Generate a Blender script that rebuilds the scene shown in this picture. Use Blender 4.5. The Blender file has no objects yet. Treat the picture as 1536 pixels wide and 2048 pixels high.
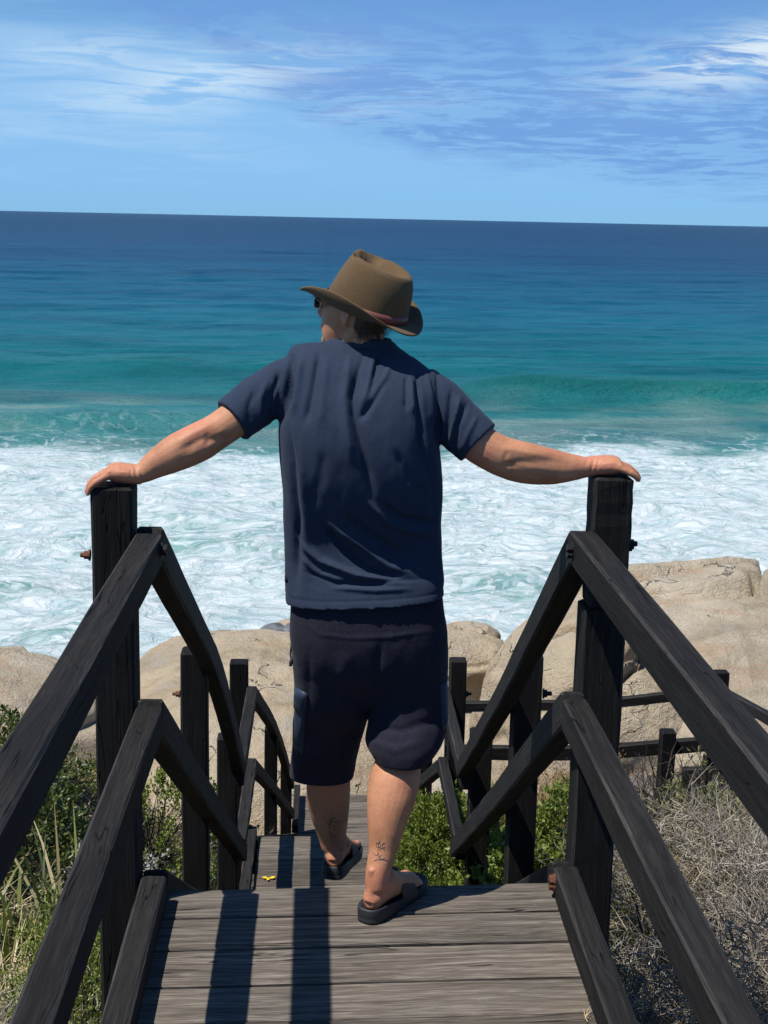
import bpy, bmesh, math, random
import numpy as np
from mathutils import Vector, Matrix
from mathutils.bvhtree import BVHTree

random.seed(7)
RNG = np.random.default_rng(11)
C = bpy.context.scene.collection
SC = bpy.context.scene

# ------------------------------------------------------------------ camera
F_PX, IMG_W, IMG_H = 2840.0, 1536, 2048
CAM_Z = 1.8
ROLL, YAW = math.radians(1.19), math.radians(2.4)
PITCH = math.atan((1024 - 437) * math.cos(ROLL) / F_PX)
_r0 = Vector((math.cos(YAW), -math.sin(YAW), 0))
_fh = Vector((math.sin(YAW), math.cos(YAW), 0))
CAM_F = _fh * math.cos(PITCH) + Vector((0, 0, -math.sin(PITCH)))
_u0 = _r0.cross(CAM_F)
CAM_R = _r0 * math.cos(ROLL) + _u0 * math.sin(ROLL)
CAM_U = -_r0 * math.sin(ROLL) + _u0 * math.cos(ROLL)
CAM_P = Vector((0, 0, CAM_Z))
cam = bpy.data.cameras.new('camera')
cam.sensor_fit = 'VERTICAL'
cam.sensor_height = 36.0
cam.lens = F_PX / IMG_H * 36.0
cam.clip_start = 0.05
cam.clip_end = 200000
cam_o = bpy.data.objects.new('camera', cam)
C.objects.link(cam_o)
m = Matrix.Identity(4)
for i in range(3):
    m[i][0], m[i][1], m[i][2], m[i][3] = CAM_R[i], CAM_U[i], -CAM_F[i], CAM_P[i]
cam_o.matrix_world = m
SC.camera = cam_o


def ray(x, y):
    return CAM_F + CAM_R * ((x - IMG_W / 2) / F_PX) - CAM_U * ((y - IMG_H / 2) / F_PX)


def at(x, y, Y):                      # the point seen at photo position (x, y) that lies Y metres ahead
    d = ray(x, y)
    return CAM_P + d * (Y / d.y)


def atz(x, y, z):                     # the point seen at (x, y) that lies at height z
    d = ray(x, y)
    return CAM_P + d * ((z - CAM_Z) / d.z)


# ------------------------------------------------------------------ light, sky, exposure
SUN_DIR = Vector((0.43, 0.20, -1.0)).normalized()
sun_el = math.asin(-SUN_DIR.z)
sun_az = math.atan2(-SUN_DIR.x, -SUN_DIR.y)
sun = bpy.data.lights.new('sun', 'SUN')
sun.energy = 5.0
sun.angle = math.radians(0.53)
sun.color = (1.0, 0.955, 0.89)
sun_o = bpy.data.objects.new('sun', sun)
C.objects.link(sun_o)
sun_o.rotation_euler = SUN_DIR.to_track_quat('-Z', 'Y').to_euler()
sun_o.location = (-6, -4, 12)

SC.view_settings.view_transform = 'Standard'
SC.view_settings.look = 'None'
SC.view_settings.exposure = 0.22
SC.view_settings.gamma = 1.0
SC.view_settings.use_curve_mapping = False
SC.render.engine = 'CYCLES'
SC.cycles.max_bounces = 6
SC.cycles.diffuse_bounces = 3
SC.cycles.glossy_bounces = 3
SC.cycles.transmission_bounces = 3
SC.cycles.transparent_max_bounces = 4


class NT:
    """small helper to write node trees"""
    def __init__(self, tree):
        self.t = tree
        self.n = tree.nodes
        self.l = tree.links

    def node(self, typ, **kw):
        n = self.n.new(typ)
        for k, v in kw.items():
            setattr(n, k, v)
        return n

    def put(self, sock, v):
        if isinstance(v, bpy.types.NodeSocket):
            self.l.new(v, sock)
        elif isinstance(v, (tuple, list)) and len(v) == 3 and sock.type == 'RGBA':
            sock.default_value = (*v, 1)
        else:
            sock.default_value = v

    def math(self, op, a, b=0.0, c=0.0, clamp=False):
        n = self.node('ShaderNodeMath', operation=op, use_clamp=clamp)
        for s, v in zip(n.inputs, (a, b, c)):
            self.put(s, v)
        return n.outputs[0]

    def vmath(self, op, a, b=(0, 0, 0)):
        n = self.node('ShaderNodeVectorMath', operation=op)
        self.put(n.inputs[0], a)
        self.put(n.inputs[1], b)
        return n.outputs[0]

    def comb(self, x, y, z):
        n = self.node('ShaderNodeCombineXYZ')
        for s, v in zip(n.inputs, (x, y, z)):
            self.put(s, v)
        return n.outputs[0]

    def sep(self, v):
        n = self.node('ShaderNodeSeparateXYZ')
        self.put(n.inputs[0], v)
        return n.outputs

    def noise(self, vec, scale=5.0, detail=4.0, rough=0.55, dist=0.0, lac=2.0, out='Fac'):
        n = self.node('ShaderNodeTexNoise')
        self.put(n.inputs['Vector'], vec)
        n.inputs['Scale'].default_value = scale
        n.inputs['Detail'].default_value = detail
        n.inputs['Roughness'].default_value = rough
        n.inputs['Lacunarity'].default_value = lac
        n.inputs['Distortion'].default_value = dist
        return n.outputs[out]

    def voro(self, vec, scale=5.0, feature='F1', rnd=1.0, out='Distance'):
        n = self.node('ShaderNodeTexVoronoi', feature=feature)
        self.put(n.inputs['Vector'], vec)
        n.inputs['Scale'].default_value = scale
        n.inputs['Randomness'].default_value = rnd
        return n.outputs[out]

    def ramp(self, fac, stops, interp='LINEAR'):
        n = self.node('ShaderNodeValToRGB')
        cr = n.color_ramp
        cr.interpolation = interp
        while len(cr.elements) < len(stops):
            cr.elements.new(0.5)
        for e, (p, c) in zip(cr.elements, stops):
            e.position = p
            e.color = (c, c, c, 1) if isinstance(c, (int, float)) else (*c, 1)
        self.put(n.inputs[0], fac)
        return n.outputs[0]

    def rng(self, v, a, b, c=0.0, d=1.0, smooth=True):
        n = self.node('ShaderNodeMapRange')
        n.interpolation_type = 'SMOOTHSTEP' if smooth else 'LINEAR'
        for s, x in zip(n.inputs, (v, a, b, c, d)):
            self.put(s, x)
        return n.outputs[0]

    def mix(self, f, a, b, mode='MIX'):
        n = self.node('ShaderNodeMix', data_type='RGBA', blend_type=mode)
        self.put(n.inputs[0], f)
        self.put(n.inputs[6], a)
        self.put(n.inputs[7], b)
        return n.outputs[2]

    def bump(self, h, strength=0.5, dist=0.01, normal=None):
        n = self.node('ShaderNodeBump')
        n.inputs['Strength'].default_value = strength
        n.inputs['Distance'].default_value = dist
        self.put(n.inputs['Height'], h)
        if normal is not None:
            self.put(n.inputs['Normal'], normal)
        return n.outputs[0]


# world: physical sky with a deck of rippled altocumulus
world = bpy.data.worlds.new('World')
SC.world = world
world.use_nodes = True
W = NT(world.node_tree)
W.n.clear()
sky = W.node('ShaderNodeTexSky', sky_type='NISHITA')
sky.sun_disc = False
sky.sun_elevation = sun_el
sky.sun_rotation = sun_az
sky.altitude = 0
sky.air_density = 1.0
sky.dust_density = 0.25
sky.ozone_density = 2.2
dirv = W.node('ShaderNodeNewGeometry').outputs['Incoming']
dirv = W.vmath('SCALE', dirv)
dirv.node.inputs['Scale'].default_value = -1.0
dx, dy, dz = W.sep(dirv)[:3]
el = W.math('MAXIMUM', dz, 0.0)
W.l.new(W.vmath('NORMALIZE', W.comb(dx, dy, W.math('ADD', el, 0.055))), sky.inputs['Vector'])
k = W.math('DIVIDE', 1.0, W.math('ADD', el, 0.06))
cu = W.math('MULTIPLY', dx, k)
cv = W.math('MULTIPLY', dy, k)
az = W.math('ARCTAN2', dx, dy)
pc = W.comb(cu, cv, 0.0)
# lower edge of the cloud deck climbs to the left
n_edge = W.noise(W.vmath('MULTIPLY', pc, (1.0, 0.55, 1)), 0.9, 4, 0.6)
edge = W.ramp(W.rng(az, -0.26, 0.33, 0, 1, False),
              [(0.0, 0.155), (0.22, 0.128), (0.33, 0.095), (0.42, 0.060), (0.55, 0.040), (0.72, 0.032), (0.9, 0.020), (1.0, 0.016)])
deck = W.rng(W.math('SUBTRACT', W.math('ADD', el, W.math('MULTIPLY', W.math('SUBTRACT', n_edge, 0.5), 0.045)), edge), -0.006, 0.014)
warp = W.noise(W.vmath('MULTIPLY', pc, (0.7, 0.5, 1)), 1.3, 3, 0.5, out='Color')
pw = W.vmath('ADD', pc, W.vmath('MULTIPLY', W.vmath('SUBTRACT', warp, (0.5, 0.5, 0.5)), (0.9, 0.9, 0)))
rip = W.noise(W.vmath('MULTIPLY', pw, (1.5, 1.35, 1)), 2.4, 5, 0.62)
rip2 = W.noise(W.vmath('MULTIPLY', pw, (0.6, 0.9, 1)), 0.8, 4, 0.55)
gap = W.rng(W.math('ADD', W.math('MULTIPLY', rip, 0.62), W.math('MULTIPLY', rip2, 0.38)), 0.40, 0.55)
deck = W.math('MULTIPLY', deck, W.rng(el, 0.5, 0.2))
dens = W.math('MULTIPLY', deck, gap)
veil = W.math('MULTIPLY', deck, 0.30)
dens = W.math('MAXIMUM', W.math('MULTIPLY', dens, 0.86), veil)
skyc = W.mix(1.0, sky.outputs[0], (0.54, 0.97, 1.40), 'MULTIPLY')
# haze-bright belt and thin cirrus (cloud whiteness), shaded deck (blue grey)
cir = W.noise(W.vmath('MULTIPLY', pw, (0.8, 0.75, 1)), 0.9, 6, 0.62, 0.9)
cmask = W.ramp(W.rng(az, -0.26, 0.33, 0, 1, False), [(0.0, 0.9), (0.3, 0.85), (0.45, 0.35), (0.7, 0.25), (1.0, 0.3)])
cel = W.math('MULTIPLY', W.rng(el, 0.005, 0.06), W.rng(el, 0.20, 0.09))
cirf = W.math('MULTIPLY', W.math('MULTIPLY', W.rng(cir, 0.36, 0.78), cmask), cel)
hz = W.math('MULTIPLY', W.rng(el, 0.165, 0.085), W.rng(el, -0.01, 0.03, 0.55, 1.0))
c0 = W.mix(W.math('MULTIPLY', hz, 0.78), skyc, (3.5, 6.9, 11.3))
c1 = W.mix(W.math('MULTIPLY', cirf, 0.34), c0, (8.0, 10.6, 12.4))
c2 = W.mix(dens, c1, (2.0, 4.25, 8.9))
# brighter tufts where the deck thins: right of view and at the deck's left tip
tuft = W.noise(W.vmath('MULTIPLY', pw, (1.2, 1.9, 1)), 1.7, 6, 0.66, 0.8)


def blob(a0, e0, sa, se):
    a = W.math('DIVIDE', W.math('SUBTRACT', az, a0), sa)
    b = W.math('DIVIDE', W.math('SUBTRACT', el, W.math('ADD', e0, W.math('MULTIPLY', W.math('SUBTRACT', az, a0), 0.17))), se)
    r = W.math('ADD', W.math('MULTIPLY', a, a), W.math('MULTIPLY', b, b))
    return W.math('EXPONENT', W.math('MULTIPLY', r, -1.0))


bl = W.math('ADD', W.math('MULTIPLY', blob(0.30, 0.112, 0.085, 0.016), 1.25), W.math('MULTIPLY', blob(-0.085, 0.088, 0.085, 0.016), 0.62))
bl = W.math('ADD', bl, W.math('MULTIPLY', blob(0.035, 0.073, 0.05, 0.008), 0.22))
bl = W.math('ADD', bl, W.math('MULTIPLY', blob(-0.17, 0.102, 0.06, 0.012), 0.35))
tf = W.math('MULTIPLY', bl, W.rng(tuft, 0.40, 0.59), clamp=True)
c3 = W.mix(W.math('MULTIPLY', tf, 0.72), c2, (11.0, 12.2, 12.4))
bg = W.node('ShaderNodeBackground')
W.put(bg.inputs[0], c3)
bg.inputs[1].default_value = 0.07
wo = W.node('ShaderNodeOutputWorld')
W.l.new(bg.outputs[0], wo.inputs[0])


# ------------------------------------------------------------------ vectorised noise
_perm = np.random.default_rng(3).permutation(256)
_perm = np.concatenate([_perm, _perm, _perm])
_g = np.random.default_rng(4).normal(size=(256, 3))
_g /= np.linalg.norm(_g, axis=1)[:, None]


def perlin(p):
    p = np.asarray(p, float)
    i = np.floor(p).astype(int)
    f = p - i
    i &= 255
    u = f * f * f * (f * (f * 6 - 15) + 10)
    out = 0
    for a in (0, 1):
        for b in (0, 1):
            for c in (0, 1):
                h = _perm[_perm[_perm[i[:, 0] + a] + i[:, 1] + b] + i[:, 2] + c]
                d = (f[:, 0] - a) * _g[h, 0] + (f[:, 1] - b) * _g[h, 1] + (f[:, 2] - c) * _g[h, 2]
                w = (u[:, 0] if a else 1 - u[:, 0]) * (u[:, 1] if b else 1 - u[:, 1]) * (u[:, 2] if c else 1 - u[:, 2])
                out = out + d * w
    return out * 1.5


def fbm(p, octv=4, rough=0.5, lac=2.03):
    p = np.asarray(p, float)
    o, a, s = 0, 1.0, 0
    for k in range(octv):
        o = o + a * perlin(p + 17.3 * k)
        s += a
        a *= rough
        p = p * lac
    return o / s


def sstep(x, a, b):
    t = np.clip((x - a) / (b - a), 0, 1)
    return t * t * (3 - 2 * t)


# ------------------------------------------------------------------ object helpers
def tag(o, label=None, cat=None, group=None, kind=None):
    if label: o['label'] = label
    if cat: o['category'] = cat
    if group: o['group'] = group
    if kind: o['kind'] = kind
    return o


def link(name, me, parent=None):
    o = bpy.data.objects.new(name, me)
    C.objects.link(o)
    if parent is not None:
        o.parent = parent
    return o


def empty(name, loc=(0, 0, 0)):
    o = bpy.data.objects.new(name, None)
    C.objects.link(o)
    o.location = loc
    o.empty_display_size = 0.1
    return o


def mesh(name, verts, faces, mat=None, smooth=False):
    me = bpy.data.meshes.new(name)
    v = np.asarray(verts, dtype=np.float32)
    if isinstance(faces, np.ndarray):
        k = faces.shape[1]
        nf = len(faces)
        me.vertices.add(len(v))
        me.vertices.foreach_set('co', v.ravel())
        me.loops.add(nf * k)
        me.loops.foreach_set('vertex_index', faces.astype(np.int32).ravel())
        me.polygons.add(nf)
        me.polygons.foreach_set('loop_start', np.arange(0, nf * k, k, dtype=np.int32))
        me.polygons.foreach_set('loop_total', np.full(nf, k, dtype=np.int32))
        me.update(calc_edges=True)
        me.validate()
    else:
        me.from_pydata([tuple(map(float, p)) for p in v], [], faces)
        me.update()
    if mat is not None:
        me.materials.append(mat)
    if smooth:
        me.polygons.foreach_set('use_smooth', np.ones(len(me.polygons), dtype=bool))
    return me


class Geo:
    """collects quads / tris into one mesh"""
    def __init__(self):
        self.v, self.f = [], []

    def add(self, verts, faces):
        o = len(self.v)
        self.v.extend([tuple(p) for p in verts])
        self.f.extend([tuple(i + o for i in q) for q in faces])

    def loft(self, rings, cap=True, close=False):
        n = len(rings[0])
        vs = [p for r in rings for p in r]
        fs = []
        m_ = len(rings)
        for i in range(m_ - 1 + (1 if close else 0)):
            a, b = i * n, ((i + 1) % m_) * n
            for j in range(n):
                k_ = (j + 1) % n
                fs.append((a + j, a + k_, b + k_, b + j))
        if cap and not close:
            fs.append(tuple(range(n - 1, -1, -1)))
            fs.append(tuple((m_ - 1) * n + j for j in range(n)))
        self.add(vs, fs)

    def box(self, a, b):
        x0, y0, z0 = a
        x1, y1, z1 = b
        self.add([(x0, y0, z0), (x1, y0, z0), (x1, y1, z0), (x0, y1, z0), (x0, y0, z1), (x1, y0, z1), (x1, y1, z1), (x0, y1, z1)],
                 [(3, 2, 1, 0), (4, 5, 6, 7), (0, 1, 5, 4), (1, 2, 6, 5), (2, 3, 7, 6), (3, 0, 4, 7)])

    def tube(self, pts, rad, n=8, hint=(0, 1, 0), sub=1, cap=True):
        """tube along pts; rad holds r or (ru, rv) per point; rv is measured along hint"""
        P = [Vector(p) for p in pts]
        R = [(r, r) if isinstance(r, (int, float)) else r for r in rad]
        if sub > 1:
            P2, R2 = [], []
            m_ = len(P)
            for i in range(m_ - 1):
                p0, p1, p2, p3 = P[max(i - 1, 0)], P[i], P[i + 1], P[min(i + 2, m_ - 1)]
                q0, q1, q2, q3 = (Vector((*R[max(i - 1, 0)], 0)), Vector((*R[i], 0)), Vector((*R[i + 1], 0)), Vector((*R[min(i + 2, m_ - 1)], 0)))
                for s in range(sub):
                    t = s / sub
                    f = lambda a, b, c, d: 0.5 * ((2 * b) + (c - a) * t + (2 * a - 5 * b + 4 * c - d) * t * t + (3 * b - a - 3 * c + d) * t ** 3)
                    P2.append(f(p0, p1, p2, p3))
                    q = f(q0, q1, q2, q3)
                    R2.append((max(q.x, 1e-4), max(q.y, 1e-4)))
            P2.append(P[-1])
            R2.append(R[-1])
            P, R = P2, R2
        h = Vector(hint).normalized()
        rings = []
        for i, p in enumerate(P):
            t = (P[min(i + 1, len(P) - 1)] - P[max(i - 1, 0)]).normalized()
            b = h - t * h.dot(t)
            if b.length < 1e-3:
                b = t.orthogonal()
            b.normalize()
            nn = b.cross(t).normalized()
            rings.append([p + nn * R[i][0] * math.cos(2 * math.pi * j / n) + b * R[i][1] * math.sin(2 * math.pi * j / n) for j in range(n)])
        self.loft(rings, cap)

    def ball(self, c, r, n=10, m_=7, axes=None):
        r = (r, r, r) if isinstance(r, (int, float)) else r
        ax = axes or (Vector((1, 0, 0)), Vector((0, 1, 0)), Vector((0, 0, 1)))
        rings = []
        for i in range(m_):
            ph = -math.pi / 2 + math.pi * (i + 0.5) / m_
            rings.append([Vector(c) + ax[0] * r[0] * math.cos(ph) * math.cos(2 * math.pi * j / n) + ax[1] * r[1] * math.cos(ph) * math.sin(2 * math.pi * j / n) + ax[2] * r[2] * math.sin(ph) for j in range(n)])
        self.loft(rings)

    def me(self, name, mat=None, smooth=False):
        me = bpy.data.meshes.new(name)
        me.from_pydata([tuple(map(float, p)) for p in self.v], [], self.f)
        me.update()
        bm = bmesh.new()
        bm.from_mesh(me)
        bmesh.ops.recalc_face_normals(bm, faces=bm.faces)
        bm.to_mesh(me)
        bm.free()
        if mat is not None:
            me.materials.append(mat)
        if smooth:
            me.polygons.foreach_set('use_smooth', np.ones(len(me.polygons), dtype=bool))
        return me

    def obj(self, name, mat=None, parent=None, smooth=False):
        return link(name, self.me(name, mat, smooth), parent)


def coords(me):
    a = np.empty(len(me.vertices) * 3, dtype=np.float32)
    me.vertices.foreach_get('co', a)
    return a.reshape(-1, 3).astype(float)


def normals(me):
    a = np.empty(len(me.vertices) * 3, dtype=np.float32)
    me.vertices.foreach_get('normal', a)
    return a.reshape(-1, 3).astype(float)


def set_coords(me, co):
    me.vertices.foreach_set('co', np.asarray(co, dtype=np.float32).ravel())
    me.update()


def remesh(me, voxel, smooth_iter=2):
    o = bpy.data.objects.new('work', me)
    C.objects.link(o)
    md = o.modifiers.new('r', 'REMESH')
    md.mode = 'VOXEL'
    md.voxel_size = voxel
    if smooth_iter:
        ms = o.modifiers.new('s', 'SMOOTH')
        ms.iterations = smooth_iter
        ms.factor = 0.5
    dg = bpy.context.evaluated_depsgraph_get()
    out = bpy.data.meshes.new_from_object(o.evaluated_get(dg))
    mats = [s for s in me.materials]
    bpy.data.objects.remove(o)
    if not out.materials:
        for x in mats:
            out.materials.append(x)
    out.polygons.foreach_set('use_smooth', np.ones(len(out.polygons), dtype=bool))
    return out


# ------------------------------------------------------------------ materials
def material(name):
    m_ = bpy.data.materials.new(name)
    m_.use_nodes = True
    T = NT(m_.node_tree)
    b = T.n['Principled BSDF']
    return m_, T, b


def simple(name, col, rough=0.6, metal=0.0, spec=0.5):
    m_, T, b = material(name)
    b.inputs['Base Color'].default_value = (*col, 1)
    b.inputs['Roughness'].default_value = rough
    b.inputs['Metallic'].default_value = metal
    b.inputs['Specular IOR Level'].default_value = spec
    n = T.noise(T.node('ShaderNodeTexCoord').outputs['Object'], 60, 3)
    T.put(b.inputs['Base Color'], T.mix(n, tuple(c * 0.75 for c in col), tuple(min(1, c * 1.25) for c in col)))
    return m_


def wood(name, c0, c1, c2, saw=0.0, rough=0.8, spec=0.12, knots=True, grain=1.0):
    """weathered timber; the grain runs along the object's own X axis"""
    m_, T, b = material(name)
    tc = T.node('ShaderNodeTexCoord').outputs['Object']
    rnd = T.node('ShaderNodeObjectInfo').outputs['Random']
    off = T.vmath('ADD', tc, T.comb(T.math('MULTIPLY', rnd, 37.0), T.math('MULTIPLY', rnd, 11.0), T.math('MULTIPLY', rnd, 23.0)))
    wob = T.noise(T.vmath('MULTIPLY', off, (1.6, 6, 6)), 1.0, 3, 0.5, out='Color')
    p = T.vmath('ADD', off, T.vmath('MULTIPLY', T.vmath('SUBTRACT', wob, (0.5, 0.5, 0.5)), (0, 0.05, 0.05)))
    g1 = T.noise(T.vmath('MULTIPLY', p, (2.2, 60, 60)), 1.0, 5, 0.65)
    g2 = T.noise(T.vmath('MULTIPLY', p, (9, 330, 330)), 1.0, 3, 0.6)
    big = T.noise(T.vmath('MULTIPLY', off, (2.0, 5, 5)), 1.0, 4, 0.6)
    f = T.math('ADD', T.math('MULTIPLY', g1, 0.55), T.math('MULTIPLY', g2, 0.45))
    col = T.ramp(f, [(0.32, c0), (0.5, c1), (0.68, c2)])
    col = T.mix(T.rng(big, 0.35, 0.7, 0.0, 0.55), col, T.mix(1.0, col, (1.35, 1.28, 1.18), 'MULTIPLY'))
    tone = T.math('ADD', 0.78, T.math('MULTIPLY', rnd, 0.44))
    col = T.mix(1.0, col, T.comb(tone, tone, tone), 'MULTIPLY')
    # drying cracks along the grain
    ck = T.noise(T.vmath('MULTIPLY', p, (1.3, 34, 34)), 1.0, 2, 0.5)
    crack = T.rng(T.math('ABSOLUTE', T.math('SUBTRACT', ck, 0.5)), 0.0, 0.012, 1.0, 0.0)
    cm = T.rng(T.noise(T.vmath('MULTIPLY', off, (3, 9, 9)), 1.0, 2), 0.5, 0.62)
    crack = T.math('MULTIPLY', crack, cm)
    col = T.mix(T.math('MULTIPLY', crack, 0.85), col, tuple(c * 0.18 for c in c0))
    # pale scuffs
    sc = T.rng(T.noise(T.vmath('MULTIPLY', off, (40, 160, 160)), 1.0, 2, 0.7), 0.70, 0.78)
    col = T.mix(T.math('MULTIPLY', sc, 0.35), col, tuple(min(1, c * 2.2) for c in c2))
    T.put(b.inputs['Base Color'], col)
    b.inputs['Roughness'].default_value = rough
    b.inputs['Specular IOR Level'].default_value = spec
    h = T.math('SUBTRACT', T.math('MULTIPLY', f, grain), T.math('MULTIPLY', crack, 1.6))
    if saw:
        sx = T.sep(T.vmath('ADD', off, T.vmath('MULTIPLY', wob, (0.035, 0, 0))))
        q = T.math('ADD', sx[0], T.math('MULTIPLY', sx[1], 0.25))
        sw = T.math('SINE', T.math('MULTIPLY', q, 1250.0))
        msk = T.noise(T.vmath('MULTIPLY', off, (30, 18, 18)), 1.0, 3, 0.6)
        h = T.math('ADD', h, T.math('MULTIPLY', T.math('MULTIPLY', sw, msk), saw))
    T.put(b.inputs['Normal'], T.bump(h, 0.9, 0.0035))
    return m_


M_POST = wood('sawn black timber', (0.0050, 0.0048, 0.0048), (0.0105, 0.0100, 0.0097), (0.022, 0.0205, 0.019), saw=0.085)
M_RAIL = wood('planed charcoal timber', (0.0080, 0.0075, 0.0072), (0.0170, 0.0160, 0.0155), (0.034, 0.032, 0.030))
M_DECK = wood('weathered grey decking', (0.036, 0.030, 0.024), (0.096, 0.083, 0.069), (0.215, 0.192, 0.163), rough=0.85)
M_RUST = simple('rusty iron', (0.16, 0.065, 0.035), 0.8, 0.4)
M_RAIL_E = wood('worn rail edge', (0.016, 0.0155, 0.015), (0.036, 0.035, 0.034), (0.075, 0.072, 0.068))
M_POST_E = wood('worn post edge', (0.008, 0.008, 0.008), (0.021, 0.0205, 0.020), (0.048, 0.046, 0.043))
M_IRON = simple('black iron', (0.012, 0.012, 0.013), 0.6, 0.5)
# ------------------------------------------------------------------ the setting: ground, sea
STAIR_Y = [-6, 3.62, 7.15, 8.5, 12.6, 13.75, 17.0, 24.0, 34.0, 60.0]
STAIR_Z = [0.0, 0.0, -2.06, -2.06, -4.0, -4.0, -5.6, -9.2, -13.0, -14.0]


def ground_z(x, y):
    x = np.asarray(x, float)
    y = np.asarray(y, float)
    z = np.interp(y, STAIR_Y, STAIR_Z) - 0.62
    side = np.abs(x - 0.12) - 0.75
    rise = 0.42 * sstep(side, 0.0, 1.2) * sstep(y, 3.0, 6.5) * (1 - sstep(y, 12, 17))
    rise += 0.62 * sstep(0.12 - x - 0.85, 0.0, 0.9) * sstep(y, 4.5, 7.5) * (1 - sstep(y, 10, 14))
    rise += 0.25 * sstep(side, 1.2, 4.0) * (1 - sstep(y, 12, 17))
    n = fbm(np.stack([x * 0.9, y * 0.9, x * 0], 1), 4) * 0.16
    return z + rise + n * sstep(side, -0.2, 0.7)


M_SOIL, T, b = material('sandy soil')
tc = T.node('ShaderNodeNewGeometry').outputs['Position']
n1 = T.noise(tc, 3, 6, 0.6)
n2 = T.noise(tc, 60, 4, 0.7)
T.put(b.inputs['Base Color'], T.mix(n2, T.ramp(n1, [(0.3, (0.045, 0.035, 0.026)), (0.6, (0.10, 0.075, 0.055)), (0.75, (0.16, 0.115, 0.09))]), (0.05, 0.04, 0.03)))
b.inputs['Roughness'].default_value = 0.95
T.put(b.inputs['Normal'], T.bump(n2, 0.9, 0.02))
xs = np.concatenate([np.linspace(-40, -5, 40)[:-1], np.linspace(-5, 6, 90), np.linspace(6, 40, 40)[1:]])
ys = np.concatenate([np.linspace(-6, 1, 12)[:-1], np.linspace(1, 14, 110), np.linspace(14, 45, 60)[1:]])
GX, GY = np.meshgrid(xs, ys)
gz = ground_z(GX.ravel(), GY.ravel())
nx, ny = len(xs), len(ys)
idx = np.arange(nx * ny).reshape(ny, nx)
fq = np.stack([idx[:-1, :-1].ravel(), idx[:-1, 1:].ravel(), idx[1:, 1:].ravel(), idx[1:, :-1].ravel()], 1)
tag(link('ground', mesh('ground', np.stack([GX.ravel(), GY.ravel(), gz], 1), fq, M_SOIL, True)), kind='structure')

# --- sea
SEA = -10.0


def sea_z(x, y):
    p = np.stack([x * 0.018, y * 0.045, 0 * x], 1)
    sw = fbm(p, 3) * 0.9
    z = sw * np.clip((y - 60) / 120, 0, 1)
    # two breaking swells rolling in
    c1 = 95.0 + 2.2 * np.sin(x * 0.05 + 1.0) + fbm(np.stack([x * 0.06, 0 * x, 0 * x + 3], 1), 2) * 3
    a1 = 1.5 * sstep(x, 3.0, 16.0)
    d = (y - c1)
    z += a1 * np.exp(-np.where(d < 0, (d / 2.6) ** 2, (d / 7.0) ** 2))
    c2 = 113 + 3.0 * np.sin(x * 0.04) + fbm(np.stack([x * 0.05, 0 * x, 0 * x + 9], 1), 2) * 3
    a2 = 0.75 * (0.6 + 0.6 * np.sin(x * 0.21 + 1.5) ** 2) * (1 - sstep(x, -6.0, 7.0)) * sstep(x, -60, -35)
    d = (y - c2)
    z += a2 * np.exp(-np.where(d < 0, (d / 3.2) ** 2, (d / 8.0) ** 2))
    c3 = 81 + 1.5 * np.sin(x * 0.09 + 2) + 0.06 * x
    a3 = 0.6 * (1 - sstep(x, -4.0, 4.0))
    d = y - c3
    z += a3 * np.exp(-np.where(d < 0, (d / 1.6) ** 2, (d / 4.5) ** 2))
    near = (1 - sstep(y, 62, 80))
    ch = fbm(np.stack([x * 0.22, y * 0.30, 0 * x + 5], 1), 4, 0.55)
    z += near * ch * 0.6
    mid = sstep(y, 62, 75) * (1 - sstep(y, 260, 500))
    z += mid * fbm(np.stack([x * 0.10, y * 0.26, 0 * x + 7], 1), 3, 0.6) * 0.42
    return z


rows = np.concatenate([np.linspace(18, 130, 330)[:-1], np.geomspace(130, 700, 220)[:-1], np.geomspace(700, 90000, 60)])
cols = np.linspace(-1, 1, 330)
YY = np.repeat(rows, len(cols))
XX = np.tile(cols, len(rows)) * (14 + 0.55 * YY)
zz = sea_z(XX, YY) * (1 - sstep(YY, 450, 700)) + SEA
ny, nx = len(rows), len(cols)
idx = np.arange(nx * ny).reshape(ny, nx)
fq = np.stack([idx[:-1, :-1].ravel(), idx[:-1, 1:].ravel(), idx[1:, 1:].ravel(), idx[1:, :-1].ravel()], 1)

M_SEA, T, b = material('sea water')
pos = T.node('ShaderNodeNewGeometry').outputs['Position']
px, py, pz = T.sep(pos)[:3]
wob = T.noise(T.vmath('MULTIPLY', pos, (0.03, 0.05, 0)), 1.0, 4, 0.55)
wob2 = T.noise(T.vmath('MULTIPLY', pos, (0.012, 0.02, 0)), 1.0, 3, 0.5)
yw = T.math('ADD', py, T.math('MULTIPLY', T.math('SUBTRACT', wob, 0.5), 26.0))
lg = T.math('LOGARITHM', T.math('MAXIMUM', yw, 1.0), 10.0)       # 60 m = 1.78, 100 = 2, 200 = 2.3, 1000 = 3
water = T.ramp(T.rng(lg, 1.7, 3.4, 0, 1, False), [
    (0.00, (0.15, 0.30, 0.275)), (0.085, (0.085, 0.245, 0.235)), (0.135, (0.020, 0.148, 0.152)), (0.19, (0.004, 0.118, 0.124)),
    (0.25, (0.003, 0.118, 0.146)), (0.36, (0.003, 0.096, 0.152)), (0.50, (0.003, 0.062, 0.122)),
    (0.66, (0.003, 0.041, 0.094)), (0.85, (0.003, 0.032, 0.074)), (1.0, (0.003, 0.027, 0.062))])
# patches of stirred sand behind the break line
sandn = T.noise(T.vmath('MULTIPLY', pos, (0.05, 0.10, 0)), 1.0, 5, 0.6)
sandm = T.math('MULTIPLY', T.rng(yw, 68, 78), T.rng(yw, 100, 84))
water = T.mix(T.math('MULTIPLY', T.math('MULTIPLY', sandm, T.rng(sandn, 0.42, 0.62)), 0.75), water, (0.20, 0.29, 0.25))
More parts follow.
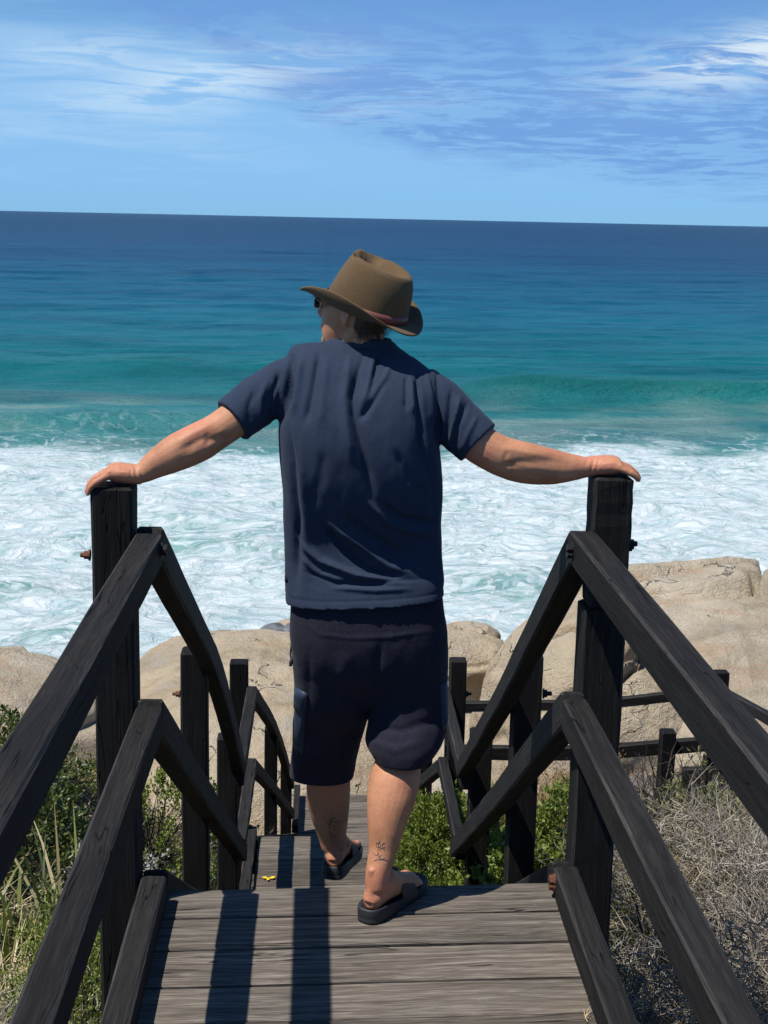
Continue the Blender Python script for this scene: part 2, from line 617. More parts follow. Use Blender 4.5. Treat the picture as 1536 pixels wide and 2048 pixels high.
# clear green in the standing face of a swell (thin water)
crest = T.rng(pz, SEA + 0.35, SEA + 1.3)
crest = T.math('MULTIPLY', crest, T.rng(py, 180, 125))
water = T.mix(T.math('MULTIPLY', T.math('MULTIPLY', crest, 0.75), T.rng(wob, 0.3, 0.6, 0.5, 1.0)), water, (0.004, 0.115, 0.098))
chop = T.noise(T.vmath('MULTIPLY', pos, (0.03, 0.10, 0)), 1.0, 9, 0.72)
water = T.mix(T.rng(chop, 0.42, 0.60, 0.0, 0.68), water, T.mix(1.0, water, (0.50, 0.58, 0.66), 'MULTIPLY'))
farn = T.noise(T.vmath('MULTIPLY', pos, (0.0035, 0.016, 0)), 1.0, 8, 0.72)
water = T.mix(T.math('MULTIPLY', T.rng(farn, 0.42, 0.62), T.rng(py, 150, 420, 0.0, 0.6)), water, T.mix(1.0, water, (0.55, 0.64, 0.72), 'MULTIPLY'))
water = T.mix(T.math('MULTIPLY', T.rng(farn, 0.50, 0.36), T.rng(py, 150, 420, 0.0, 0.4)), water, T.mix(1.0, water, (1.5, 1.3, 1.2), 'MULTIPLY'))
# foam
wf = T.noise(T.vmath('MULTIPLY', pos, (0.16, 0.16, 0)), 1.0, 4, 0.6, out='Color')
fp = T.vmath('ADD', pos, T.vmath('MULTIPLY', T.vmath('SUBTRACT', wf, (0.5, 0.5, 0.5)), (5.5, 5.5, 0)))
wf2 = T.noise(T.vmath('MULTIPLY', fp, (0.8, 0.8, 0)), 1.0, 3, 0.6, out='Color')
fp2 = T.vmath('ADD', fp, T.vmath('MULTIPLY', T.vmath('SUBTRACT', wf2, (0.5, 0.5, 0.5)), (1.3, 1.3, 0)))
fp2 = T.vmath('MULTIPLY', fp2, (1, 1, 0))
cell1 = T.voro(fp2, 0.55, 'DISTANCE_TO_EDGE')
cell2 = T.voro(fp2, 1.5, 'DISTANCE_TO_EDGE')
fine = T.noise(T.vmath('MULTIPLY', fp2, (2.2, 2.6, 0)), 1.0, 6, 0.68)
web = T.math('MAXIMUM', T.rng(cell1, 0.20, 0.02), T.math('MULTIPLY', T.rng(cell2, 0.20, 0.02), 0.75))
big = T.noise(T.vmath('MULTIPLY', fp, (0.10, 0.13, 0)), 1.0, 5, 0.6)
edgen = T.noise(T.vmath('MULTIPLY', pos, (0.09, 0.09, 0)), 1.0, 6, 0.65)
ye = T.math('ADD', yw, T.math('MULTIPLY', T.math('SUBTRACT', edgen, 0.5), 32.0))
cover = T.rng(ye, 75.0, 69.0)
# foam thins towards the rocks in a few turquoise pools
lack = T.rng(big, 0.46, 0.63)
lack = T.math('MULTIPLY', lack, T.ramp(T.rng(py, 34, 72, 0, 1, False), [(0.0, 0.85), (0.25, 0.65), (0.7, 0.42), (1.0, 0.25)]))
solid = T.math('SUBTRACT', 1.0, lack)
fo = T.math('ADD', T.math('MULTIPLY', solid, 0.72), T.math('MULTIPLY', web, 0.28))
fo = T.math('ADD', fo, T.math('MULTIPLY', T.math('SUBTRACT', fine, 0.5), 0.95))
foam = T.math('MULTIPLY', T.rng(fo, 0.12, 0.78), cover)
# lace left behind farther out, and whitecaps
lace = T.math('MULTIPLY', T.math('MULTIPLY', T.rng(cell1, 0.10, 0.0), T.rng(fine, 0.38, 0.58)), T.math('MULTIPLY', T.rng(yw, 86, 70), T.rng(big, 0.38, 0.58)))
lace = T.math('MULTIPLY', lace, T.rng(yw, 64, 70))
cap_n = T.noise(T.vmath('MULTIPLY', pos, (0.16, 0.7, 0)), 1.0, 5, 0.7)
caps = T.math('MULTIPLY', T.math('MULTIPLY', T.rng(cap_n, 0.725, 0.77), T.rng(py, 90, 130)), 0.5)
foam = T.math('MAXIMUM', foam, T.math('MAXIMUM', T.math('MULTIPLY', lace, 0.95), caps))
shade = T.noise(T.vmath('MULTIPLY', fp2, (0.9, 1.3, 0)), 1.0, 5, 0.65)
fcol = T.ramp(T.math('ADD', T.math('MULTIPLY', fine, 0.5), T.math('MULTIPLY', shade, 0.5)),
              [(0.36, (0.215, 0.345, 0.350)), (0.46, (0.37, 0.465, 0.475)), (0.55, (0.515, 0.575, 0.585)), (0.66, (0.60, 0.61, 0.615))])
col = T.mix(foam, water, fcol)
T.put(b.inputs['Base Color'], col)
T.put(b.inputs['Roughness'], T.rng(foam, 0, 1, 0.30, 0.9, False))
b.inputs['IOR'].default_value = 1.33
T.put(b.inputs['Specular IOR Level'], T.rng(foam, 0, 1, 0.10, 0.06, False))
w1 = T.noise(T.vmath('MULTIPLY', pos, (0.35, 0.9, 0)), 1.0, 5, 0.68)
w2 = T.noise(T.vmath('MULTIPLY', pos, (1.6, 3.6, 0)), 1.0, 4, 0.65)
wh = T.math('ADD', T.math('MULTIPLY', w1, 1.0), T.math('MULTIPLY', w2, 0.28))
fh_ = T.math('ADD', T.math('MULTIPLY', fine, 0.42), T.math('MULTIPLY', shade, 0.42))
h = T.math('ADD', T.math('MULTIPLY', wh, T.math('SUBTRACT', 1.0, T.math('MULTIPLY', cover, 0.7))), T.math('MULTIPLY', T.math('MULTIPLY', fh_, cover), 0.5))
T.put(b.inputs['Normal'], T.bump(h, 1.0, 0.75))
tag(link('sea', mesh('sea', np.stack([XX, YY, zz], 1), fq, M_SEA, True)), kind='structure')


# ------------------------------------------------------------------ rocks
def rock_mat(name, a, b_, c, dark=0.4):
    m_, T, b = material(name)
    tc = T.node('ShaderNodeNewGeometry').outputs['Position']
    n1 = T.noise(tc, 0.9, 6, 0.62, 0.4)
    n2 = T.noise(tc, 4.0, 6, 0.7, 0.3)
    n3 = T.noise(tc, 38.0, 4, 0.75)
    n4 = T.noise(T.vmath('MULTIPLY', tc, (1.0, 1.6, 3.0)), 1.1, 5, 0.6, 1.2)
    st = T.noise(T.vmath('MULTIPLY', tc, (2.2, 0.7, 0.5)), 1.0, 5, 0.65, 0.5)
    col = T.ramp(n1, [(0.34, a), (0.5, b_), (0.66, c)])
    col = T.mix(T.rng(n2, 0.4, 0.66, 0, 0.45), col, T.mix(1.0, col, (0.76, 0.74, 0.70), 'MULTIPLY'))
    col = T.mix(T.rng(n4, 0.54, 0.66, 0, 0.5), col, (0.46, 0.29, 0.17))
    gr = T.rng(T.noise(tc, 1.7, 5, 0.65), 0.52, 0.68, 0, 0.6)
    col = T.mix(gr, col, (0.42, 0.385, 0.325))
    col = T.mix(T.rng(n3, 0.60, 0.72, 0, 0.5), col, tuple(x * dark for x in a))
    col = T.mix(T.rng(n3, 0.44, 0.30, 0, 0.6), col, (0.70, 0.64, 0.53))
    col = T.mix(T.rng(st, 0.55, 0.70, 0, 0.45), col, T.mix(1.0, col, (0.60, 0.57, 0.52), 'MULTIPLY'))
    vein = T.noise(T.vmath('MULTIPLY', tc, (0.8, 0.8, 1.3)), 0.8, 6, 0.5, 0.2)
    vf = T.rng(T.math('ABSOLUTE', T.math('SUBTRACT', vein, 0.5)), 0.0, 0.0045, 1, 0)
    vf = T.math('MULTIPLY', vf, T.rng(n1, 0.50, 0.60))
    col = T.mix(T.math('MULTIPLY', vf, 0.8), col, (0.07, 0.055, 0.04))
    T.put(b.inputs['Base Color'], col)
    b.inputs['Roughness'].default_value = 0.92
    b.inputs['Specular IOR Level'].default_value = 0.2
    hh = T.math('ADD', T.math('MULTIPLY', n2, 1.0), T.math('MULTIPLY', n3, 0.34))
    hh = T.math('SUBTRACT', hh, T.math('MULTIPLY', vf, 0.5))
    T.put(b.inputs['Normal'], T.bump(hh, 1.0, 0.13))
    return m_


M_ROCK = rock_mat('granite', (0.37, 0.305, 0.215), (0.52, 0.44, 0.32), (0.60, 0.52, 0.39))
M_ROCK2 = rock_mat('warm granite', (0.38, 0.30, 0.19), (0.53, 0.43, 0.29), (0.58, 0.48, 0.34))
M_SLATE, T, b = material('dark slate')
tc = T.node('ShaderNodeNewGeometry').outputs['Position']
n1 = T.noise(T.vmath('MULTIPLY', tc, (1.5, 2.5, 5)), 1.5, 6, 0.65)
T.put(b.inputs['Base Color'], T.ramp(n1, [(0.35, (0.05, 0.055, 0.06)), (0.55, (0.12, 0.125, 0.13)), (0.7, (0.2, 0.2, 0.2))]))
b.inputs['Roughness'].default_value = 0.8
T.put(b.inputs['Normal'], T.bump(n1, 1.0, 0.1))


def boulder(name, label, c, r, rot=0.0, seed=0, sub=6, rough=0.16, cells=14, crack=0.10, step=0.06, power=2.6, mat=None, tilt=(0, 0), fscale=1.0, group=None, cat='rock'):
    bm = bmesh.new()
    bmesh.ops.create_icosphere(bm, subdivisions=sub, radius=1)
    me = bpy.data.meshes.new(name)
    bm.to_mesh(me)
    bm.free()
    d = coords(me)
    s = (np.abs(d) ** power).sum(1) ** (-1 / power)
    p = d * s[:, None]
    rr = np.random.default_rng(seed)
    r = np.asarray(r, float)
    P = p * r
    off = rr.uniform(-50, 50, 3)
    n0 = fbm(P * (0.45 * fscale) + off, 3, 0.5)
    n1 = fbm(P * (1.6 * fscale) + off + 9, 4, 0.55)
    # blocks between joints
    pts = rr.normal(size=(cells, 3))
    pts /= np.linalg.norm(pts, axis=1)[:, None]
    pts *= rr.uniform(0.75, 1.1, cells)[:, None]
    pts *= r
    wp = P + np.stack([fbm(P * 0.9 * fscale + off + 31 * q, 3) for q in range(3)], 1) * 0.45 / fscale
    D = np.linalg.norm(wp[:, None, :] - pts[None], axis=2)
    o_ = np.sort(D, axis=1)
    e = o_[:, 1] - o_[:, 0]
    idn = np.argmin(D, axis=1)
    lift = rr.uniform(-1, 1, cells)[idn]
    gate = 0.15 + 0.85 * sstep(fbm(P * 0.6 * fscale + off + 77, 2), -0.15, 0.15)
    cr = np.exp(-(e / (0.075 / fscale ** 0.5)) ** 2) * crack * 1.6 * gate
    scale = float(np.cbrt(r.prod()))
    disp = rough * scale * (n0 * 0.9 + n1 * 0.28) + step * lift * sstep(e, 0.0, 0.14) - cr
    P = P + d * disp[:, None]
    R = Matrix.Rotation(rot, 3, 'Z') @ Matrix.Rotation(tilt[0], 3, 'X') @ Matrix.Rotation(tilt[1], 3, 'Y')
    P = P @ np.array(R).T
    set_coords(me, P)
    me.materials.append(mat or M_ROCK)
    me.polygons.foreach_set('use_smooth', np.ones(len(me.polygons), dtype=bool))
    o = link(name, me)
    o.location = c
    tag(o, label, cat, group)
    return o


G_R = 'granite boulders along the shore'
boulder('boulder', 'low weathered boulder at the left edge, behind the left handrail', (-4.0, 15.6, -4.55), (1.75, 1.6, 1.35), 0.2, 1, 6, 0.14, 16, 0.12, 0.12, 2.7, M_ROCK, group=G_R)
boulder('boulder', 'broad smooth tan boulder below the left handrail, sea right behind it', (-0.80, 16.7, -5.22), (1.9, 3.3, 1.66), 0.1, 2, 6, 0.08, 9, 0.05, 0.03, 2.7, M_ROCK2, group=G_R)
boulder('boulder', 'pale streaked rock slope seen between the man\'s legs', (0.35, 17.6, -6.2), (1.5, 3.4, 1.75), 0.05, 3, 6, 0.08, 5, 0.02, 0.02, 2.3, M_ROCK, group=G_R)
boulder('rock_slab', 'dark grey slate patch on the tan boulder left of the man\'s shorts', (-0.28, 18.6, -4.12), (0.6, 0.9, 0.36), 0.3, 4, 5, 0.2, 8, 0.05, 0.05, 2.6, M_SLATE, (0.05, 0.25))
boulder('boulder', 'small cracked boulder just right of the man\'s shorts', (1.62, 16.6, -3.55), (0.62, 0.7, 0.48), 0.2, 5, 6, 0.14, 12, 0.12, 0.13, 3.0, M_ROCK2, (0.0, 0.18), 2.2, G_R)
boulder('boulder', 'rounded ledge rock behind the far right handrail posts', (1.65, 15.6, -5.2), (1.25, 1.9, 1.35), 0.1, 6, 6, 0.12, 10, 0.09, 0.09, 2.7, M_ROCK, group=G_R)
boulder('boulder', 'huge fractured boulder rising at the right edge behind the boardwalk', (5.25, 15.7, -5.0), (2.8, 3.4, 2.5), 0.12, 12, 7, 0.07, 46, 0.26, 0.20, 3.0, M_ROCK, (0.05, -0.06), 1.25, group=G_R)
boulder('boulder', 'sloping tan boulder left of the huge fractured boulder', (2.75, 14.6, -4.15), (1.05, 1.7, 1.75), 0.1, 9, 7, 0.10, 18, 0.16, 0.12, 2.8, M_ROCK2, (0, 0.25), 1.2, group=G_R)
boulder('boulder', 'pale rock tip rising behind the dark grey slate patch', (-0.10, 20.4, -4.62), (0.9, 1.0, 0.50), 0.3, 14, 6, 0.12, 6, 0.04, 0.04, 2.4, M_ROCK, group=G_R)
boulder('rock_shore', None, (0.5, 20.5, -9.2), (9.0, 5.5, 3.0), 0.0, 8, 6, 0.10, 30, 0.2, 0.2, 2.6, M_ROCK)
bpy.data.objects['rock_shore']['kind'] = 'structure'
del bpy.data.objects['rock_shore']['category']
# ------------------------------------------------------------------ timber: beams, decks, railings
def beam_mesh(name, pts, w, h, mat, chamf=0.006, seg=8, wear=0.0018, seed=0, hint=(0, 0, 1)):
    """squared timber along pts (local X = along); chamfered, slightly uneven; returns mesh + matrix"""
    P = [Vector(p) for p in pts]
    p0, p1 = P[0], P[-1]
    X = (p1 - p0).normalized()
    Z = Vector(hint) - X * X.dot(Vector(hint))
    if Z.length < 1e-4:
        Z = Vector((0, -1, 0)) - X * X.dot(Vector((0, -1, 0)))
    Z.normalize()
    Y = Z.cross(X)
    M = Matrix((X, Y, Z)).transposed().to_4x4()
    M.translation = p0
    Mi = M.inverted()
    L = [Mi @ p for p in P]
    rr = random.Random(seed)
    n_ = max(seg, len(L))
    xs_ = [i / (n_ - 1) for i in range(n_)]
    # resample the centre line
    tl = [0.0]
    for a, b2 in zip(L, L[1:]):
        tl.append(tl[-1] + (b2 - a).length)
    cl = []
    for s in xs_:
        d = s * tl[-1]
        i = 0
        while i < len(L) - 2 and tl[i + 1] < d:
            i += 1
        t = (d - tl[i]) / max(tl[i + 1] - tl[i], 1e-6)
        cl.append(L[i].lerp(L[i + 1], t))
    if len(L) > 2:
        for _ in range(3):
            cl = [cl[0]] + [(cl[i - 1] + cl[i] * 2 + cl[i + 1]) / 4 for i in range(1, n_ - 1)] + [cl[-1]]
    c = chamf
    prof = [(-w / 2 + c, -h / 2), (w / 2 - c, -h / 2), (w / 2, -h / 2 + c), (w / 2, h / 2 - c), (w / 2 - c, h / 2), (-w / 2 + c, h / 2), (-w / 2, h / 2 - c), (-w / 2, -h / 2 + c)]
    g = Geo()
    rings = []

    def ring(pt, inset, j):
        out = []
        for (a, b2) in prof:
            q = 1 - inset
            out.append(pt + Vector((0, a * q + rr.uniform(-j, j), b2 * q + rr.uniform(-j, j))))
        return out
    ce = c * 0.9
    rings.append(ring(cl[0], 2.2 * c / max(w, h), wear * 0.4))
    rings.append(ring(cl[0].lerp(cl[1], min(1, ce / max((cl[1] - cl[0]).length, 1e-5))), 0, wear * 0.5))
    for p in cl[1:-1]:
        rings.append(ring(p, 0, wear))
    rings.append(ring(cl[-1].lerp(cl[-2], min(1, ce / max((cl[-1] - cl[-2]).length, 1e-5))), 0, wear * 0.5))
    rings.append(ring(cl[-1], 2.2 * c / max(w, h), wear * 0.4))
    g.loft(rings)
    me = g.me(name, mat)
    edge = {'planed charcoal timber': M_RAIL_E, 'sawn black timber': M_POST_E}.get(mat.name)
    if edge:
        me.materials.append(edge)
        k_ = np.arange(len(me.polygons))
        me.polygons.foreach_set('material_index', np.where((k_ < len(me.polygons) - 2) & (k_ % 2 == 1), 1, 0).astype(np.int32))
    return me, M


_seed = [0]


def beam(name, pts, w, h, mat, parent=None, **kw):
    _seed[0] += 1
    me, M = beam_mesh(name, pts, w, h, mat, seed=_seed[0], **kw)
    o = link(name, me, parent)
    o.matrix_basis = M
    return o


def bolt(p, d, parent, mat=M_RUST, r=0.007, l=0.045):
    """threaded end with nut and washer standing out of a post along d"""
    g = Geo()
    p, d = Vector(p), Vector(d).normalized()
    h = Vector((0, 0, 1)) if abs(d.z) < 0.9 else Vector((1, 0, 0))
    g.tube([p, p + d * 0.004], [r * 2.3] * 2, 14, h)
    g.tube([p + d * 0.004, p + d * 0.016], [r * 1.7] * 2, 6, h)
    g.tube([p, p + d * l * 0.94, p + d * l], [r, r, r * 0.7], 10, h)
    return g.obj('bolt', mat, parent)


def skew(x, y):
    return y + 0.045 * (x - 0.1)


XL, XR = -0.478, 0.700        # outer faces of the rails on the near deck
# --- near deck: planks laid across, small differences in height
deck = empty('timber_deck', (0.11, 1.8, 0))
tag(deck, 'weathered grey plank landing in the foreground that the man steps off', 'deck')
edges = [3.617, 3.457, 3.293, 3.125, 2.961]
while edges[-1] > -0.6:
    edges.append(edges[-1] - 0.166)
lift = [0.0, -0.001, -0.004, -0.005, -0.001, -0.002]
for i in range(len(edges) - 1):
    y1, y0 = edges[i], edges[i + 1]
    gap = 0.015 if i in (1, 3, 5, 8) else 0.008
    yc, wd = (y0 + y1) / 2, (y1 - y0) - gap
    zt = lift[i % 6] - 0.0225
    a = Vector((-0.455, skew(-0.455, yc), zt))
    b2 = Vector((0.675, skew(0.675, yc), zt + 0.001))
    o = beam('plank', [a, b2], wd, 0.045, M_DECK, deck, chamf=0.004, seg=14, wear=0.0009)


def adopt(root):
    inv = Matrix.Translation(root.location).inverted()
    for ch in root.children:
        ch.matrix_parent_inverse = inv
        for g2 in ch.children:
            g2.matrix_parent_inverse = Matrix.Identity(4)


for x in (-0.40, 0.62):
    o = beam('bearer', [(x, 3.56, -0.115), (x, -0.6, -0.115)], 0.07, 0.13, M_POST, deck, seg=5)
adopt(deck)


def flight(label, y0, z0, y1, z1, xl0, xr0, xl1, xr1, n):
    f = empty('stair_flight', ((xl0 + xr0) / 2, (y0 + y1) / 2, (z0 + z1) / 2))
    tag(f, label, 'stairs', 'flights of timber stairs')
    for i in range(1, n):
        t = i / n
        y = y0 + (y1 - y0) * (i - 0.5) / n
        z = z0 + (z1 - z0) * t
        xa, xb = xl0 + (xl1 - xl0) * t, xr0 + (xr1 - xr0) * t
        for q in (-1, 1):
            beam('tread', [(xa + 0.02, y + q * 0.073, z - 0.022), (xb - 0.02, y + q * 0.073, z - 0.022)], 0.138, 0.042, M_DECK, f, seg=6, wear=0.001)
    for s in (0, 1):
        xa = xl0 - 0.02 if s == 0 else xr0 + 0.02
        xb = xl1 - 0.02 if s == 0 else xr1 + 0.02
        beam('stringer', [(xa, y0 + 0.03, z0 - 0.17), (xb, y1 + 0.06, z1 - 0.10)], 0.05, 0.24, M_POST, f, seg=6)
    adopt(f)
    return f


flight('upper stair flight dropping from the near deck to the small lower landing', 3.64, 0, 7.16, -2.06, -0.42, 0.66, -0.40, 0.74, 12)
flight('lower stair flight dropping from the small landing towards the rocks', 8.50, -2.06, 12.62, -4.0, -0.40, 0.72, -0.26, 0.72, 11)


def platform(label, y0, y1, z, xl, xr, n):
    d = empty('timber_deck', ((xl + xr) / 2, (y0 + y1) / 2, z))
    tag(d, label, 'deck')
    w = (y1 - y0) / n
    for i in range(n):
        yc = y0 + (i + 0.5) * w
        zt = z - 0.0225 + random.uniform(-0.004, 0.004)
        beam('plank', [(xl, skew(xl, yc), zt), (xr, skew(xr, yc), zt + random.uniform(-.003, .003))], w - random.choice((0.004, 0.008, 0.012)), 0.045, M_DECK, d, seg=9, wear=0.0012)
    for x in (xl + 0.06, xr - 0.06):
        beam('bearer', [(x, y0, z - 0.11), (x, y1, z - 0.11)], 0.07, 0.13, M_POST, d, seg=4)
    adopt(d)
    return d


platform('small weathered landing below the man\'s left foot, a yellow petal on it', 7.10, 8.46, -2.06, -0.40, 0.73, 8)
platform('lowest grey plank landing, glimpsed past the man\'s left calf', 12.60, 13.68, -4.0, -0.27, 0.74, 6)


# --- railings
def rail_obj(parent, pts, w=0.062, h=0.082, mat=M_RAIL, **kw):
    # pts are given on the top face: sink the centre line by half the height
    P = [Vector(p) - Vector((0, 0, h / 2)) for p in pts]
    return beam('handrail', P, w, h, mat, parent, seg=kw.pop('seg', 14), **kw)


def post_obj(parent, x0, x1, y0, z1, zb, dy=0.105, mat=M_POST, **kw):
    return beam('post', [((x0 + x1) / 2, y0 + dy / 2, z1), ((x0 + x1) / 2, y0 + dy / 2, zb)], x1 - x0, dy, mat, parent, hint=(0, -1, 0), chamf=0.007, **kw)


left = empty('stair_railing', (-0.45, 3.55, 0))
tag(left, 'black timber railing down the left side of the stairs, under the man\'s left hand', 'railing', 'black timber railings of the stairs')
XC = (XL - 0.41) / 2          # centre of the left rails
lp = post_obj(left, -0.588, -0.484, 3.500, 1.128, -1.1, seg=14)
post_obj(left, -0.552, -0.450, 5.25, 0.150, -2.2, seg=8)
post_obj(left, -0.552, -0.448, 7.02, -0.868, -3.0, seg=8)
post_obj(left, -0.580, -0.468, 8.38, -0.895, -3.0, seg=8)
post_obj(left, -0.46, -0.36, 10.6, -2.15, -4.6, seg=6)
post_obj(left, -0.395, -0.290, 12.6, -3.27, -5.2, seg=6)
post_obj(left, -0.56, -0.46, 1.2, 1.10, -0.9, seg=6)
for zt, y_near in ((1.015, 3.50), (0.572, 3.46), (0.078, 3.52)):
    rail_obj(left, [(XC, -1.2, zt + 0.03), (XC, 1.5, zt + 0.012), (XC, y_near, zt)], 0.066, 0.084)
# first flight: the top rail has bowed
rail_obj(left, [(XC, 3.515, 1.03), (XC, 4.3, 0.64), (XC, 5.4, 0.12), (XC, 6.3, -0.46), (XC, 7.13, -1.03)], 0.066, 0.088)
rail_obj(left, [(XC, 3.475, 0.585), (XC, 5.3, -0.46), (XC, 7.33, -1.60)], 0.066, 0.095)
rail_obj(left, [(XC, 3.54, 0.08), (XC, 7.2, -2.00)], 0.066, 0.09)
for zt, a, b2 in ((-1.045, 7.02, 8.40), (-1.50, 7.18, 8.36), (-1.99, 7.18, 8.44)):
    rail_obj(left, [(XC + 0.002, a, zt), (XC + 0.002, b2, zt)], 0.062, 0.084)
rail_obj(left, [(XC, 8.40, -1.05), (-0.40, 10.3, -1.93), (-0.36, 11.4, -2.56), (-0.295, 12.66, -3.42)], 0.062, 0.085)
rail_obj(left, [(XC, 8.37, -1.51), (-0.40, 10.4, -2.50), (-0.29, 12.66, -3.72)], 0.062, 0.085)
rail_obj(left, [(-0.255, 12.62, -3.30), (-0.255, 13.62, -3.30)], 0.06, 0.08)
rail_obj(left, [(-0.255, 12.62, -3.86), (-0.255, 13.62, -3.86)], 0.06, 0.08)
bolt(at(181, 1110, 3.55), (-1, 0, 0), left, M_RUST, 0.0065, 0.026)
bolt(at(360, 1388, 5.3), (-1, 0, 0), left, M_RUST, 0.0065, 0.03)
for (x, y) in ((309, 1102), (316, 1098)):
    p = at(x, y, 3.45)
    bolt((-0.4085, p.y, p.z), (1, 0, 0), left, M_IRON, 0.007, 0.014)
adopt(left)

right = empty('stair_railing', (0.70, 3.6, 0))
tag(right, 'black timber railing down the right side of the stairs, under the man\'s right hand', 'railing', 'black timber railings of the stairs')
XD = (0.634 + XR) / 2
post_obj(right, 0.697, 0.800, 3.600, 1.151, 0.800, seg=12)
post_obj(right, 0.688, 0.803, 3.606, 0.799, -1.1, dy=0.11, seg=14)
post_obj(right, 0.742, 0.852, 5.25, 0.150, -2.2, seg=8)
post_obj(right, 0.772, 0.885, 6.98, -0.815, -3.0, seg=8)
post_obj(right, 0.782, 0.885, 8.38, -0.872, -3.0, seg=8)
post_obj(right, 0.77, 0.87, 10.6, -2.15, -4.6, seg=6)
post_obj(right, 0.75, 0.85, 12.6, -3.27, -5.2, seg=6)
post_obj(right, 0.70, 0.80, 1.2, 1.10, -0.9, seg=6)
for zt, y_near in ((1.018, 3.56), (0.562, 3.57), (0.078, 3.58)):
    rail_obj(right, [(XD, -1.2, zt + 0.03), (XD, 1.5, zt + 0.012), (XD, y_near, zt)], 0.066, 0.086)
rail_obj(right, [(XD, 3.575, 1.02), (0.705, 5.3, -0.01), (0.745, 7.10, -1.02)], 0.066, 0.090)
rail_obj(right, [(XD, 3.585, 0.575), (0.705, 5.3, -0.42), (0.745, 7.32, -1.57)], 0.066, 0.095)
rail_obj(right, [(XD, 3.60, 0.08), (0.745, 7.2, -2.00)], 0.066, 0.09)
for zt, a, b2 in ((-1.045, 6.98, 8.42), (-1.50, 7.10, 8.40), (-1.99, 7.10, 8.46)):
    rail_obj(right, [(0.752, a, zt), (0.752, b2, zt)], 0.058, 0.084)
rail_obj(right, [(0.745, 8.40, -1.05), (0.735, 10.4, -2.0), (0.72, 12.66, -3.30)], 0.062, 0.085)
rail_obj(right, [(0.745, 8.37, -1.51), (0.735, 10.4, -2.50), (0.72, 12.66, -3.72)], 0.062, 0.085)
p = at(1264, 1091, 3.65)
bolt((0.800, 3.64, p.z + 0.007), (1, 0, 0), right, M_IRON, 0.0075, 0.026)
bolt((0.800, 3.66, p.z - 0.006), (1, 0, 0), right, M_IRON, 0.0075, 0.022)
for (x, y) in ((1141, 1097), (1134, 1108)):
    p = at(x, y, 3.52)
    bolt((0.634, p.y, p.z), (-1, 0, 0), right, M_IRON, 0.007, 0.010)
for (x, y) in ((1103, 1760), (1107, 1770)):
    p = at(x, y, 3.55)
    bolt((0.634, p.y, p.z), (-1, 0, 0), right, M_RUST, 0.008, 0.012)
for (x, y, Y) in ((932, 1388, 8.45), (1086, 1387, 5.3)):
    p = at(x, y, Y)
    bolt(p, (1, 0, 0), right, M_IRON, 0.009, 0.035)
adopt(right)

# --- boardwalk crossing towards the right, with its own railing
walk = empty('boardwalk', (2.6, 10.4, -2.85))
tag(walk, 'level timber boardwalk leading off to the right below the stairs', 'boardwalk')
for i in range(19):
    xx = 2.15 + i * 0.165
    beam('plank', [(xx, 9.75, -2.84 + random.uniform(-.004, .004)), (xx + 0.05, 11.35, -2.84)], 0.157, 0.045, M_DECK, walk, seg=6, wear=0.001)
for yy in (9.72, 11.38):
    beam('bearer', [(2.1, yy, -2.93), (5.3, yy, -2.93)], 0.06, 0.16, M_POST, walk, seg=5)
adopt(walk)
wr = empty('boardwalk_railing', (2.6, 9.7, -2.85))
tag(wr, 'low black railing along both sides of the boardwalk on the right', 'railing')
a0, a1, a2 = at(905, 1496, 9.6), at(1180, 1499, 9.65), at(1440, 1472, 9.7)
rail_obj(wr, [a0 + Vector((0, 0, .02)), a1 + Vector((0, 0, .02)), a2], 0.06, 0.10)
rail_obj(wr, [a2 + Vector((-0.02, 0.05, 0)), at(1560, 1492, 8.2)], 0.06, 0.09)
b0, b1, b3 = at(905, 1404, 11.4), at(1200, 1400, 11.4), at(1440, 1372, 11.4)
rail_obj(wr, [b0, b1, b3], 0.06, 0.082)
rail_obj(wr, [b3, at(1560, 1438, 9.2)], 0.06, 0.082)
c0 = at(1340, 1466, 9.55)
post_obj(wr, c0.x - 0.055, c0.x + 0.05, c0.y, c0.z, -3.3)
c0 = at(1432, 1466, 9.75)
post_obj(wr, c0.x - 0.05, c0.x + 0.05, c0.y, c0.z, -3.3)
c0 = at(1446, 1346, 11.42)
post_obj(wr, c0.x - 0.06, c0.x + 0.06, c0.y, c0.z, -3.3)
c0 = at(905, 1400, 11.45)
post_obj(wr, c0.x - 0.05, c0.x + 0.05, c0.y, c0.z - 0.02, -3.3)
c0 = at(905, 1490, 9.66)
post_obj(wr, c0.x - 0.05, c0.x + 0.05, c0.y, c0.z - 0.02, -3.3)
e0, e1 = at(1365, 1557, 9.3), at(1500, 1556, 9.3)
beam('kerb_board', [e0, e1], 0.06, 0.16, M_RAIL, wr, seg=5)
adopt(wr)
